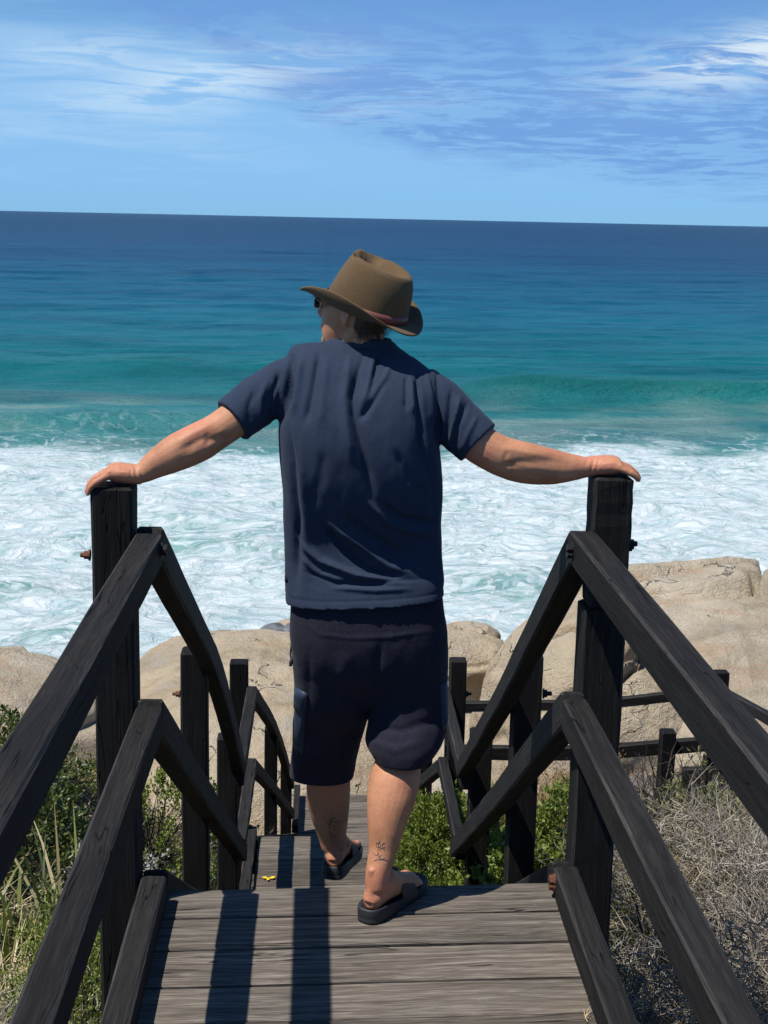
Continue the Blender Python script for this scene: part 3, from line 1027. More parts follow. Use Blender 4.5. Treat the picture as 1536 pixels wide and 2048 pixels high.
# ------------------------------------------------------------------ the man
def skin_mat():
    m_, T, b = material('skin')
    tc = T.node('ShaderNodeNewGeometry').outputs['Position']
    n1 = T.noise(tc, 14, 4, 0.6)
    n2 = T.noise(tc, 160, 3, 0.6)
    col = T.ramp(n1, [(0.3, (0.38, 0.168, 0.082)), (0.5, (0.48, 0.225, 0.118)), (0.7, (0.55, 0.242, 0.138))])
    n0 = T.noise(tc, 5, 4, 0.65)
    col = T.mix(T.rng(n0, 0.44, 0.66, 0, 0.55), col, (0.50, 0.165, 0.105))
    col = T.mix(T.rng(n2, 0.52, 0.72, 0, 0.45), col, (0.30, 0.11, 0.07))
    T.put(b.inputs['Base Color'], col)
    b.inputs['Roughness'].default_value = 0.55
    b.inputs['Specular IOR Level'].default_value = 0.28
    b.inputs['Subsurface Weight'].default_value = 0.12
    b.inputs['Subsurface Radius'].default_value = (0.012, 0.005, 0.003)
    b.inputs['Subsurface Scale'].default_value = 0.6
    fi = T.noise(tc, 420, 2, 0.6)
    T.put(b.inputs['Normal'], T.bump(T.math('ADD', T.math('MULTIPLY', n2, 0.6), T.math('MULTIPLY', fi, 0.4)), 0.5, 0.0018))
    return m_


def cloth_mat(name, a, c, scale=700, rough=0.9, sheen=0.25, bumpd=0.0012):
    m_, T, b = material(name)
    tc = T.node('ShaderNodeNewGeometry').outputs['Position']
    n1 = T.noise(tc, scale * 0.35, 3, 0.7)
    n2 = T.noise(T.vmath('MULTIPLY', tc, (1, 1, 0.35)), scale, 2, 0.6)
    n3 = T.noise(tc, 9, 3, 0.6)
    f = T.math('ADD', T.math('MULTIPLY', n1, 0.55), T.math('MULTIPLY', n2, 0.45))
    col = T.mix(T.rng(f, 0.34, 0.66), a, c)
    col = T.mix(T.rng(n3, 0.35, 0.7, 0, 0.25), col, a)
    T.put(b.inputs['Base Color'], col)
    b.inputs['Roughness'].default_value = rough
    b.inputs['Specular IOR Level'].default_value = 0.15
    b.inputs['Sheen Weight'].default_value = sheen * 0.15
    b.inputs['Sheen Roughness'].default_value = 0.5
    T.put(b.inputs['Normal'], T.bump(f, 0.7, bumpd))
    return m_


M_SKIN = skin_mat()
M_SHIRT = cloth_mat('navy marl jersey', (0.013, 0.020, 0.040), (0.036, 0.051, 0.083), 1500, bumpd=0.0006)
M_SHORT = cloth_mat('charcoal navy fleece', (0.012, 0.012, 0.021), (0.024, 0.023, 0.036), 500)
M_POCK = cloth_mat('navy nylon', (0.022, 0.034, 0.060), (0.034, 0.050, 0.082), 300, 0.45, 0.1)
M_HAIR = simple('brown hair', (0.075, 0.042, 0.022), 0.6)
M_FELT = cloth_mat('olive brown felt', (0.092, 0.057, 0.027), (0.145, 0.095, 0.049), 900, 0.95, 0.35)
M_BAND = simple('red brown leather', (0.16, 0.046, 0.034), 0.55)
M_SOLE = simple('black rubber', (0.018, 0.018, 0.020), 0.6)
M_STRAP = simple('dark brown strap', (0.050, 0.030, 0.026), 0.6)
M_GLASS = simple('black lens', (0.008, 0.008, 0.010), 0.12)
M_BRASS = simple('dull brass', (0.32, 0.22, 0.12), 0.4, 0.8)
M_INK = simple('faded ink', (0.07, 0.07, 0.075), 0.6)



def smooth_rings(rs, sub=4):
    out = []
    m_ = len(rs)
    for i in range(m_ - 1):
        a, b2, c, d = rs[max(i - 1, 0)], rs[i], rs[i + 1], rs[min(i + 2, m_ - 1)]
        for s in range(sub):
            t = s / sub
            out.append([0.5 * ((2 * q1) + (q2 - q0) * t + (2 * q0 - 5 * q1 + 4 * q2 - q3) * t * t + (3 * q1 - q0 - 3 * q2 + q3) * t ** 3) for q0, q1, q2, q3 in zip(a, b2, c, d)])
    out.append(rs[-1])
    return out



def ring(xl, xr, y, Yc, tb, tf, n=56, p=2.5, tilt=0.0, grow=0.0, lift=0.0):
    """horizontal body ring; photo x/y at the silhouette, depth Yc, half depths towards the camera / the sea"""
    a, b2 = at(xl, y, Yc), at(xr, y, Yc)
    cx, z = (a.x + b2.x) / 2, (a.z + b2.z) / 2
    rx = (b2.x - a.x) / 2 + grow
    out = []
    for j in range(n):
        t = 2 * math.pi * j / n
        c, s = math.cos(t), math.sin(t)
        ux = math.copysign(abs(c) ** (2 / p), c)
        uy = math.copysign(abs(s) ** (2 / p), s)
        out.append(Vector((cx + rx * ux, Yc + (tf + grow if uy > 0 else tb + grow) * uy, z + tilt * ux + lift * uy)))
    return out


TORSO = [  # xl, xr, y, Yc, back, front, tilt
    (571, 887, 1196, 3.605, 0.129, 0.150, 0.012),
    (570, 887, 1165, 3.607, 0.113, 0.155, 0.008),
    (570, 886, 1130, 3.610, 0.093, 0.158, 0.0),
    (569, 884, 1090, 3.612, 0.084, 0.160, 0.0),
    (568, 882, 1050, 3.615, 0.094, 0.160, 0.0),
    (567, 885, 1000, 3.620, 0.122, 0.155, 0.0),
    (563, 884, 950, 3.626, 0.147, 0.145, 0.0),
    (558, 879, 900, 3.634, 0.161, 0.138, 0.0),
    (556, 874, 850, 3.642, 0.163, 0.130, 0.0),
    (562, 874, 800, 3.654, 0.153, 0.120, -0.004),
    (568, 876, 765, 3.664, 0.134, 0.108, -0.012),
    (574, 872, 735, 3.674, 0.109, 0.090, -0.022),
    (583, 858, 716, 3.682, 0.086, 0.074, -0.026),
    (610, 832, 702, 3.688, 0.068, 0.062, -0.018),
    (646, 800, 691, 3.694, 0.056, 0.055, -0.008),
    (664, 786, 680, 3.696, 0.050, 0.052, -0.004),
]
ARM_L = [((620, 758, 3.670), 0.058, 0.054), ((566, 774, 3.655), 0.056, 0.054), ((520, 800, 3.632), 0.052, 0.052), ((470, 838, 3.602), 0.0475, 0.050), ((432, 864, 3.585), 0.0465, 0.048),
         ((398, 884, 3.572), 0.0500, 0.047), ((352, 906, 3.562), 0.0475, 0.045), ((312, 928, 3.556), 0.0365, 0.036), ((284, 946, 3.552), 0.0262, 0.031), ((262, 948, 3.550), 0.0250, 0.036)]
ARM_R = [((836, 785, 3.670), 0.058, 0.054), ((880, 812, 3.655), 0.056, 0.054), ((915, 848, 3.640), 0.053, 0.053), ((955, 885, 3.622), 0.0525, 0.052), ((1000, 911, 3.612), 0.0525, 0.050),
         ((1050, 926, 3.620), 0.0550, 0.050), ((1105, 934, 3.634), 0.0465, 0.045), ((1148, 935, 3.642), 0.0345, 0.036), ((1176, 934, 3.646), 0.0262, 0.032), ((1198, 931, 3.648), 0.0245, 0.037)]


def arm_pts(A, g=0.0, upto=None):
    A = A[:upto] if upto else A
    return [at(*p) for p, _, _ in A], [(u + g, v + g) for _, u, v in A]


G = Geo()
# trunk inside the clothes, neck
G.loft([ring(*t[:6], tilt=t[6], grow=-0.034) for t in TORSO])
for A in (ARM_L, ARM_R):
    P, R = arm_pts(A)
    G.tube(P, R, 20, (0, 1, 0), 4)


def hand(side, wrist, knuck, pip, dip, tip, Yc):
    """palm resting on the post top, four fingers over its far edge; little finger nearest the camera"""
    w, kn = at(*wrist, Yc), at(*knuck, Yc)
    P = [w + (w - kn).normalized() * 0.012, w, w.lerp(kn, 0.45), w.lerp(kn, 0.85), kn + (kn - w).normalized() * 0.008]
    G.tube(P, [(0.025, 0.032), (0.025, 0.036), (0.0255, 0.043), (0.0245, 0.045), (0.018, 0.042)], 20, (0, 1, 0), 3)
    for i, (dy, ln, dz) in enumerate(((-0.0375, 0.86, -0.004), (-0.0125, 0.97, 0.000), (0.0120, 1.03, 0.001), (0.0365, 0.98, -0.002))):
        off = Vector((0, dy, dz))
        k = at(*knuck, Yc) + off
        a = [k + (at(*q, Yc) - at(*knuck, Yc)) * ln + Vector((0, dy * 0.22, 0)) for q in (pip, dip, tip)]
        a = [q + off * 0 for q in a]
        base = w.lerp(kn, 0.7) + off * 0.85
        r = (0.0125, 0.0118, 0.0106, 0.0092, 0.0068) if i else (0.0115, 0.0106, 0.0094, 0.0080, 0.0060)
        G.tube([base, k, a[0], a[1], a[2]], r, 12, (0, 1, 0), 3)
        G.ball(k + Vector((0, 0, 0.004)), (0.0115, 0.0100, 0.0115))
        G.ball(a[0] + Vector((0, 0, 0.001)), 0.0112 if i else 0.0100)
    # thumb on the far side of the post, closing against it
    d = (kn - w).normalized()
    b0 = w.lerp(kn, 0.12) + Vector((0, 0.026, -0.003))
    G.tube([b0, b0 + d * 0.022 + Vector((0, 0.024, -0.004)), b0 + d * 0.045 + Vector((0, 0.034, -0.016)), b0 + d * 0.055 + Vector((0, 0.033, -0.042))],
           [0.0165, 0.0140, 0.0110, 0.0085], 12, (0, 0, 1), 3)


hand(-1, (274, 949), (222, 943), (193, 958), (179, 972), (174, 988), 3.550)
hand(1, (1186, 931), (1234, 929), (1259, 939), (1271, 948), (1277, 958), 3.650)

# legs
LEG_L = [((668, 1290, 3.64), 0.070), ((662, 1400, 3.72), 0.066), ((657, 1490, 3.825), 0.060), ((657, 1545, 3.87), 0.0620), ((657, 1590, 3.91), 0.0640), ((660, 1630, 3.94), 0.0555), ((664, 1668, 3.96), 0.0425), ((667, 1695, 3.967), 0.0345)]
LEG_R = [((808, 1290, 3.62), 0.070), ((812, 1380, 3.62), 0.066), ((806, 1460, 3.625), 0.058), ((798, 1520, 3.582), 0.0615), ((788, 1565, 3.545), 0.0670), ((780, 1605, 3.515), 0.0630), ((772, 1650, 3.490), 0.0500), ((766, 1700, 3.470), 0.0380)]


def foot(heel, toe, z, pitch=0.0):
    """foot from the heel point to the toes, both on height z; returns frame"""
    d = (toe - heel)
    d.z = 0
    L = d.length
    X = d.normalized()
    Y = Vector((-X.y, X.x, 0))
    Z = Vector((0, 0, 1))
    if pitch:
        X = (X * math.cos(pitch) - Z * math.sin(pitch))
        Z = X.cross(Y)
    o = heel.copy()
    o.z = z

    def q(x, y, zz):
        return o + X * x * 0.95 + Y * y * 0.95 + Z * zz
    secs = [(0.004, 0.0, 0.030, 0.018, 0.018), (0.022, 0, 0.036, 0.029, 0.035), (0.055, 0, 0.046, 0.031, 0.045), (0.095, 0, 0.050, 0.032, 0.048), (0.135, 0, 0.036, 0.036, 0.035), (0.175, 0, 0.026, 0.043, 0.025), (0.205, 0, 0.020, 0.044, 0.019), (0.222, 0, 0.015, 0.040, 0.013)]
    rings = []
    for (x, y, zc, ry, rz) in secs:
        rings.append([q(x, y + ry * math.cos(2 * math.pi * j / 20), max(zc + rz * math.sin(2 * math.pi * j / 20), 0.002)) for j in range(20)])
    G.loft(rings)
    return q, X, Y, Z, L


feet = []
hr, tr = atz(735, 1822, 0.03), atz(808, 1772, 0.03)
FR = foot(hr, hr + (tr - hr).normalized() * 0.26, 0.0235)
hl = at(664, 1742, 3.915)
FL = foot(hl, hl + Vector((0.055, 0.24, 0)), hl.z, 0.12)
for Lg, q in ((LEG_L, FL[0]), (LEG_R, FR[0])):
    G.tube([at(*p) for p, _ in Lg] + [q(0.046, 0, 0.098), q(0.042, 0, 0.060)], [r for _, r in Lg] + [(0.0325, 0.0355), (0.031, 0.036)], 24, (0, 1, 0), 4)
    G.ball(q(0.058, 0.030, 0.078), (0.014, 0.010, 0.014))
    G.ball(q(0.052, -0.031, 0.072), (0.013, 0.010, 0.013))
    G.tube([q(0.016, 0, 0.03), q(0.020, 0, 0.07), q(0.018, 0, 0.12)], [0.020, 0.013, 0.010], 12, (0, 1, 0), 2)
for q, sgn in ((FR[0], 1), (FL[0], -1)):      # big toe on the inner side
    for i, (y, x, r, l) in enumerate(((0.030, 0.222, 0.0125, 0.036), (0.010, 0.226, 0.0088, 0.031), (-0.007, 0.222, 0.0082, 0.027), (-0.022, 0.215, 0.0078, 0.023), (-0.036, 0.205, 0.0074, 0.019))):
        yy = y * sgn
        G.tube([q(x - 0.03, yy * 0.95, 0.014), q(x, yy, 0.017), q(x + l * 0.6, yy, 0.012), q(x + l, yy, 0.009)], [r, r * 1.02, r, r * 0.7], 10, (0, 0, 1), 2)

# head: turned to the left, chin level
HC = at(708, 655, 3.705)                     # point on the neck axis below the ear
yawh = math.radians(62)
HX = Vector((-math.sin(yawh), math.cos(yawh), 0.06)).normalized()
HY = Vector((0, 0, 1)).cross(HX).normalized()
HZ = HX.cross(HY).normalized()
HO = HC + Vector((0, 0, -0.055))


def hd(x, y, z):
    return HO + HX * x + HY * y + HZ * z


HEAD = [  # z, front, back, half width
    (-0.006, 0.060, 0.000, 0.022), (0.004, 0.080, -0.020, 0.038), (0.020, 0.092, -0.048, 0.051), (0.040, 0.095, -0.066, 0.059), (0.062, 0.096, -0.080, 0.065), (0.085, 0.096, -0.088, 0.070),
    (0.110, 0.092, -0.095, 0.074), (0.128, 0.086, -0.100, 0.076), (0.150, 0.092, -0.102, 0.078), (0.175, 0.088, -0.098, 0.077), (0.196, 0.064, -0.080, 0.062), (0.208, 0.040, -0.056, 0.046), (0.214, 0.012, -0.022, 0.018)]
HEAD = [(z * 0.96, f_ * 0.96 * (1 if z < 0.125 else 0.70), b_ * 0.96, w_ * 0.96 * (1 if z < 0.13 else 0.90)) for z, f_, b_, w_ in HEAD]


def head_ring(z, fr, bk, w, g=0.0, n=36):
    out = []
    cx, rx = (fr + bk) / 2, (fr - bk) / 2 + g
    for j in range(n):
        t = 2 * math.pi * j / n
        c, s = math.cos(t), math.sin(t)
        p = 2.3
        wx = 1.0 - 0.16 * max(c, 0) ** 2
        out.append(hd(cx + rx * math.copysign(abs(c) ** (2 / p), c), (w + g) * wx * math.copysign(abs(s) ** (2 / p), s), z))
    return out


G.loft([head_ring(*h) for h in HEAD])
G.tube([hd(0.076, 0, 0.122), hd(0.094, 0, 0.104), hd(0.104, 0, 0.084), hd(0.092, 0, 0.076)], [(0.008, 0.010), (0.009, 0.011), (0.010, 0.014), (0.008, 0.012)], 12, HY, 2)
G.tube([hd(0.086, -0.026, 0.052), hd(0.098, 0, 0.055), hd(0.086, 0.026, 0.052)], [0.003, 0.004, 0.003], 10, HZ, 2)
G.tube([hd(0.084, -0.022, 0.043), hd(0.096, 0, 0.044), hd(0.084, 0.022, 0.043)], [0.003, 0.0045, 0.003], 10, HZ, 2)
G.ball(hd(0.082, 0, 0.014), (0.014, 0.020, 0.014))
for s in (-1, 1):
    G.ball(hd(0.080, s * 0.032, 0.121), 0.0135)
    G.tube([hd(0.072, s * 0.046, 0.130), hd(0.080, s * 0.030, 0.131), hd(0.082, s * 0.010, 0.129)], [0.004, 0.005, 0.004], 8, HZ, 2)
    # ear: rim and lobe
    pts = [(-0.004, 0.073, 0.064), (-0.010, 0.078, 0.078), (-0.020, 0.082, 0.096), (-0.018, 0.083, 0.110), (-0.004, 0.080, 0.117), (0.006, 0.075, 0.110)]
    G.tube([hd(x, s * y, z) for x, y, z in pts], [0.0075, 0.0055, 0.0048, 0.0048, 0.0048, 0.004], 8, HX, 3)
    G.ball(hd(-0.006, s * 0.074, 0.091), (0.013, 0.006, 0.023), axes=(HX, HY, HZ))
# neck with its side muscles
nb = at(724, 712, 3.70)
G.tube([nb + Vector((0, 0, -0.05)), nb, nb.lerp(hd(-0.02, 0, 0.03), 0.5), hd(-0.018, 0, 0.045), hd(-0.012, 0, 0.09)], [0.070, 0.066, 0.061, 0.058, 0.055], 24, (0, 1, 0), 3)
G.tube([hd(-0.03, 0.052, 0.060), hd(0.0, 0.046, 0.02), at(684, 705, 3.72), at(684, 730, 3.71)], [0.014, 0.015, 0.018, 0.02], 12, (0, 1, 0), 3)
body_me = remesh(G.me('person', M_SKIN), 0.0036, 3)
person = tag(link('person', body_me), 'man seen from behind with arms spread, hands on the two posts, stepping down', 'person')
# gentle muscle relief on the limbs
co, no = coords(body_me), normals(body_me)
set_coords(body_me, co + no * (fbm(co * 11, 3) * 0.0022)[:, None])


def seg_dist(P2, line):
    """distance in a plane to a polyline, the position along it (0..1) and the signed side"""
    best = np.full(len(P2), 1e9)
    along = np.zeros(len(P2))
    side = np.zeros(len(P2))
    L = [np.linalg.norm(b - a) for a, b in zip(line[:-1], line[1:])]
    tot, acc = sum(L), 0.0
    for (a, b), l in zip(zip(line[:-1], line[1:]), L):
        d = (b - a) / l
        t = np.clip((P2 - a) @ d, 0, l)
        q = a + t[:, None] * d
        e = P2 - q
        ds = np.linalg.norm(e, axis=1)
        mk = ds < best
        best[mk] = ds[mk]
        along[mk] = (acc + t[mk]) / tot
        side[mk] = (e[mk, 0] * -d[1] + e[mk, 1] * d[0])
        acc += l
    return best, along, side


def fold(co, no, disp, pts, depth, width, Y=3.5, back_only=True, sharp=0.0):
    line = np.array([(at(x, y, Y).x, at(x, y, Y).z) for x, y in pts])
    P2 = co[:, [0, 2]]
    # look along the camera: bring points onto the plane Y
    k_ = Y / np.maximum(co[:, 1], 0.5)
    P2 = np.stack([co[:, 0] * k_, CAM_Z + (co[:, 2] - CAM_Z) * k_], 1)
    d, a, s = seg_dist(P2, line)
    w = width * (0.75 + 0.5 * a)
    g = np.exp(-(d / w) ** 2) * np.minimum(1, np.minimum(a, 1 - a) * 5 + 0.1)
    if back_only:
        g = g * sstep(-no[:, 1], -0.15, 0.25)
    disp += depth * g
    return disp


def relax(me, it):
    bm = bmesh.new()
    bm.from_mesh(me)
    for _ in range(it):
        bmesh.ops.smooth_vert(bm, verts=bm.verts, factor=0.5, use_axis_x=True, use_axis_y=True, use_axis_z=True)
    bm.to_mesh(me)
    bm.free()
    me.update()


# wrist creases, tendons and the forearm's muscle edge
co, no = coords(body_me), normals(body_me)
disp = np.zeros(len(co))
for pts, dep, wid in [
    ([(1189, 914), (1186, 930), (1180, 950)], -0.0030, 0.0030), ([(1199, 912), (1196, 926), (1191, 946)], -0.0022, 0.0026), ([(1176, 914), (1172, 932)], -0.0014, 0.0026),
    ([(270, 932), (272, 950), (275, 966)], -0.0030, 0.0030), ([(261, 934), (262, 948), (264, 962)], -0.0022, 0.0026), ([(281, 936), (284, 958)], -0.0014, 0.0026),
    ([(990, 938), (1040, 924), (1100, 922), (1150, 930)], -0.003, 0.012), ([(1000, 895), (1050, 905), (1110, 912)], 0.0035, 0.012),
    ([(1016, 900), (1010, 918), (1018, 938)], -0.0022, 0.007), ([(478, 872), (440, 878), (400, 880), (360, 905)], -0.0045, 0.012), ([(430, 846), (395, 862), (350, 890)], 0.003, 0.012),
    ([(412, 862), (418, 880), (410, 898)], -0.0022, 0.007), ([(1205, 918), (1228, 914)], 0.0014, 0.0035), ([(1205, 928), (1230, 926)], 0.0012, 0.0035), ([(256, 938), (230, 932)], 0.0014, 0.0035), ([(256, 946), (232, 943)], 0.0012, 0.0035)]:
    disp = fold(co, no, disp, pts, dep, wid, 3.56)
set_coords(body_me, co + no * disp[:, None])


# --- shirt
G = Geo()
rings = smooth_rings([ring(*t[:6], tilt=t[6]) for t in TORSO])
hem = ring(*TORSO[0][:6], tilt=TORSO[0][6], lift=-0.004)
inner = [p.lerp(sum(hem, Vector()) / len(hem), 0.15) for p in hem]
up = [p + Vector((0, 0, 0.04)) for p in inner]
G.loft([up, inner] + [hem] + rings[1:])
for A, cut in ((ARM_L, 0.0), (ARM_R, 0.0)):
    P, R = arm_pts(A, 0.0145, 4)
    R[-1] = (R[-1][0] - 0.003, R[-1][1] - 0.003)
    e = P[-1] + (P[-1] - P[-2]).normalized() * 0.008 if A is ARM_L else P[-1] + (P[-1] - P[-2]).normalized() * 0.003
    g0 = (R[-1][0] + 0.003, R[-1][1] + 0.004)
    g1 = (R[-1][0] - 0.0045, R[-1][1] - 0.0045)
    G.tube(P[:-1] + [P[-1], e, e + (P[-1] - e) * 0.02, P[-1] + (P[-2] - P[-1]) * 0.2], R[:-1] + [(R[-1][0] + 0.001, R[-1][1] + 0.002), g0, g1, g1], 28, (0, 1, 0), 1)
sm = remesh(G.me('shirt', M_SHIRT), 0.0038, 5)
co, no = coords(sm), normals(sm)
disp = np.zeros(len(co))
V = -1.0
FOLDS = [
    ([(640, 700), (631, 745), (622, 791), (610, 850)], -0.0085, 0.0085), ([(585, 705), (580, 754), (574, 815)], -0.007, 0.007),
    ([(604, 715), (598, 760), (588, 830)], 0.006, 0.009), ([(655, 712), (648, 770), (640, 860)], 0.004, 0.013),
    ([(728, 705), (718, 740), (706, 790), (709, 830), (722, 885), (738, 950), (748, 1000)], -0.0105, 0.011),
    ([(700, 712), (694, 760), (688, 800), (694, 860), (708, 930)], 0.008, 0.014),
    ([(760, 700), (750, 740), (738, 790)], -0.007, 0.008), ([(772, 760), (748, 800), (718, 842)], -0.0075, 0.009), ([(748, 712), (740, 765), (722, 815)], 0.007, 0.009), ([(780, 730), (764, 770), (735, 815)], 0.005, 0.009),
    ([(812, 752), (813, 822)], -0.005, 0.007), ([(822, 750), (824, 830)], 0.005, 0.007),
    ([(834, 740), (839, 800), (842, 875), (850, 930)], -0.010, 0.009), ([(852, 742), (862, 800), (866, 850)], 0.006, 0.009),
    ([(874, 738), (878, 791), (876, 885)], -0.008, 0.007),
    ([(590, 720), (575, 800), (560, 850)], -0.005, 0.010),
    ([(553, 735), (560, 790), (556, 850)], -0.006, 0.008),
    ([(576, 850), (585, 918), (590, 988), (597, 1040), (594, 1100), (592, 1190)], -0.007, 0.010), ([(600, 890), (606, 960), (613, 1040), (612, 1110), (610, 1190)], 0.005, 0.014),
    ([(592, 1075), (640, 1122), (713, 1152), (787, 1164), (840, 1160)], 0.011, 0.012), ([(636, 1040), (688, 1100), (738, 1142), (800, 1154)], -0.012, 0.012),
    ([(655, 1045), (725, 1092), (775, 1132), (828, 1150)], 0.009, 0.012), ([(690, 1030), (760, 1085), (820, 1120)], -0.010, 0.014),
    ([(735, 1000), (777, 1044), (830, 1064), (870, 1062)], 0.010, 0.010), ([(760, 1000), (800, 1035), (875, 1050)], -0.009, 0.010),
    ([(610, 1142), (674, 1166), (763, 1165), (850, 1158)], -0.007, 0.008), ([(660, 1176), (750, 1182), (830, 1178)], 0.005, 0.008),
    ([(600, 1110), (640, 1150), (690, 1166)], 0.006, 0.010), ([(850, 900), (868, 980), (870, 1040)], -0.006, 0.014),
    ([(790, 900), (820, 960), (860, 1000)], -0.004, 0.014), ([(650, 900), (640, 960), (620, 1020)], -0.003, 0.018),
    # sleeves
    ([(560, 740), (545, 790), (548, 850)], -0.006, 0.009), ([(535, 760), (520, 800), (522, 850)], 0.005, 0.010), ([(508, 780), (498, 815), (505, 850)], -0.004, 0.010),
    ([(905, 775), (900, 830), (890, 890)], -0.006, 0.010), ([(935, 805), (915, 850), (905, 900)], -0.006, 0.009), ([(920, 790), (908, 840), (898, 895)], 0.006, 0.009), ([(955, 830), (935, 870), (922, 905)], 0.004, 0.009),
]
for pts, dep, wid in FOLDS:
    disp = fold(co, no, disp, pts, dep * 1.55, wid * 0.76)
hz = at(720, 1196, 3.6).z
# soft cloth unevenness, hem and cuff stitching grooves
lo = fbm(co * np.array([14, 14, 5.0]), 3) * 0.0045 + fbm(co * np.array([28, 28, 12.0]) + 5, 3) * 0.0018
disp += lo * sstep(co[:, 2], 0.80, 0.95)
disp *= 0.25 + 0.75 * sstep(co[:, 2], hz - 0.01, hz + 0.03)
disp += fbm(co * np.array([7, 7, 26.0]) + 2, 3) * 0.003 * (1 - sstep(co[:, 2], 0.85, 1.0)) * sstep(co[:, 2], hz + 0.0, hz + 0.05)
for off, dpt in ((0.022, -0.0022),):
    disp += dpt * np.exp(-((co[:, 2] - hz - off - 0.010 * (co[:, 0] - 0.09) / 0.2) / 0.0028) ** 2)
set_coords(sm, co + no * disp[:, None])
relax(sm, 2)
shirt = link('shirt', sm, person)
shirt['label'] = 'navy blue marl short sleeved shirt'
G = Geo()
cr = [ring(660, 790, 694, 3.694, 0.062, 0.058, 40, 2.1, -0.006), ring(668, 786, 684, 3.696, 0.060, 0.060, 40, 2.0, -0.006), ring(674, 783, 672, 3.700, 0.060, 0.062, 40, 2.0, -0.007)]
ci = [[p.lerp(sum(r, Vector()) / len(r), 0.06) for p in r] for r in cr]
G.loft(cr + ci[::-1], cap=False, close=True)
cm = G.me('collar', M_SHIRT, True)
link('collar', cm, person)

# --- shorts
G = Geo()
HIP = [(586, 884, 1180, 3.605, 0.105, 0.125), (581, 889, 1215, 3.605, 0.115, 0.130), (578, 895, 1260, 3.61, 0.125, 0.130), (583, 897, 1310, 3.62, 0.128, 0.125), (588, 896, 1350, 3.63, 0.112, 0.110), (596, 888, 1385, 3.645, 0.082, 0.082), (610, 874, 1405, 3.65, 0.05, 0.05)]
G.loft(smooth_rings([ring(*h, n=48, p=2.6) for h in HIP]))


def short_leg(rs, drop=(0, 0)):
    rr = smooth_rings([ring(*r, n=40, p=2.3) for r in rs])
    last = rr[-1]
    c = sum(last, Vector()) / len(last)
    inn = [p.lerp(c, 0.19) for p in last]
    upr = [p + Vector((0, 0, 0.05)) for p in inn]
    G.loft(rr + [inn, upr])


short_leg([(592, 735, 1280, 3.62, 0.090, 0.090), (588, 742, 1330, 3.635, 0.112, 0.095), (590, 744, 1400, 3.665, 0.106, 0.092), (586, 730, 1450, 3.72, 0.090, 0.090), (583, 716, 1500, 3.77, 0.088, 0.086), (580, 711, 1530, 3.805, 0.086, 0.084), (579, 708, 1552, 3.825, 0.086, 0.084)])
short_leg([(745, 890, 1280, 3.61, 0.090, 0.090), (742, 896, 1330, 3.62, 0.108, 0.095), (743, 894, 1400, 3.62, 0.100, 0.092), (735, 892, 1450, 3.605, 0.108, 0.088), (730, 884, 1480, 3.595, 0.116, 0.084), (741, 869, 1503, 3.585, 0.108, 0.080), (746, 859, 1514, 3.582, 0.104, 0.078)])
tm = remesh(G.me('shorts', M_SHORT), 0.0045, 14)
co, no = coords(tm), normals(tm)
disp = np.zeros(len(co))
for pts, dep, wid in [
    ([(605, 1245), (640, 1268), (700, 1276), (778, 1274), (860, 1262)], 0.0035, 0.004), ([(776, 1215), (777, 1275)], -0.002, 0.003),
    ([(762, 1285), (755, 1340), (747, 1400)], -0.006, 0.010), ([(640, 1380), (690, 1400), (740, 1400)], -0.004, 0.016),
    ([(745, 1452), (800, 1462), (880, 1440)], -0.006, 0.012), ([(735, 1480), (790, 1500), (850, 1480)], 0.005, 0.012), ([(860, 1300), (872, 1400), (868, 1470)], -0.004, 0.012),
    ([(600, 1520), (650, 1545), (700, 1530)], -0.0022, 0.004), ([(620, 1290), (615, 1400), (620, 1500)], -0.003, 0.010), ([(690, 1300), (680, 1400), (670, 1520)], 0.004, 0.020)]:
    disp = fold(co, no, disp, pts, dep, wid, 3.52)
disp += fbm(co * np.array([9, 9, 7.0]), 4) * 0.006
set_coords(tm, co + no * disp[:, None])
relax(tm, 2)
shorts = link('shorts', tm, person)
shorts['label'] = 'charcoal cargo shorts'
bpy.context.view_layer.update()


def bvh(me):
    return BVHTree.FromPolygons([v.co[:] for v in me.vertices], [p.vertices[:] for p in me.polygons])


B_SHORT, B_BODY, B_SHIRT = bvh(tm), bvh(body_me), bvh(sm)


def patch(name, bv, poly, mat, thick, parent, nx_=8, ny_=10, lift=0.001, wav=0.0):
    """a sewn-on piece: quad outline in the photo (4 corners, clockwise), laid on the cloth with thickness"""
    g = Geo()
    top, bot = [], []
    A, B_, C_, D_ = [Vector((*p, 0)) for p in poly]
    for i in range(ny_ + 1):
        for j in range(nx_ + 1):
            u, v = j / nx_, i / ny_
            p = A.lerp(B_, u).lerp(D_.lerp(C_, u), v)
            d = ray(p.x, p.y).normalized()
            h = bv.ray_cast(CAM_P, d)
            hit = h[0] if h[0] is not None else CAM_P + d * 3.75
            nr = h[1] if h[0] is not None else Vector((0, -1, 0))
            e = min(u, 1 - u, v, 1 - v)
            w = wav * math.sin(v * 9 + u * 3) * min(1, e * 6)
            bot.append(hit - nr * 0.004)
            top.append(hit + nr * (lift + thick * min(1.0, e * 8 + 0.35) + w))
    n = nx_ + 1
    off = len(top)
    fs = []
    for i in range(ny_):
        for j in range(nx_):
            a = i * n + j
            fs.append((a, a + 1, a + n + 1, a + n))
    edge_ = [j for j in range(n)] + [i * n + nx_ for i in range(1, ny_ + 1)] + [ny_ * n + j for j in range(nx_ - 1, -1, -1)] + [i * n for i in range(ny_ - 1, 0, -1)]
    for a, b2 in zip(edge_, edge_[1:] + edge_[:1]):
        fs.append((b2, a, a + off, b2 + off))
    g.add(top + bot, fs)
    return g.obj(name, mat, parent, True)


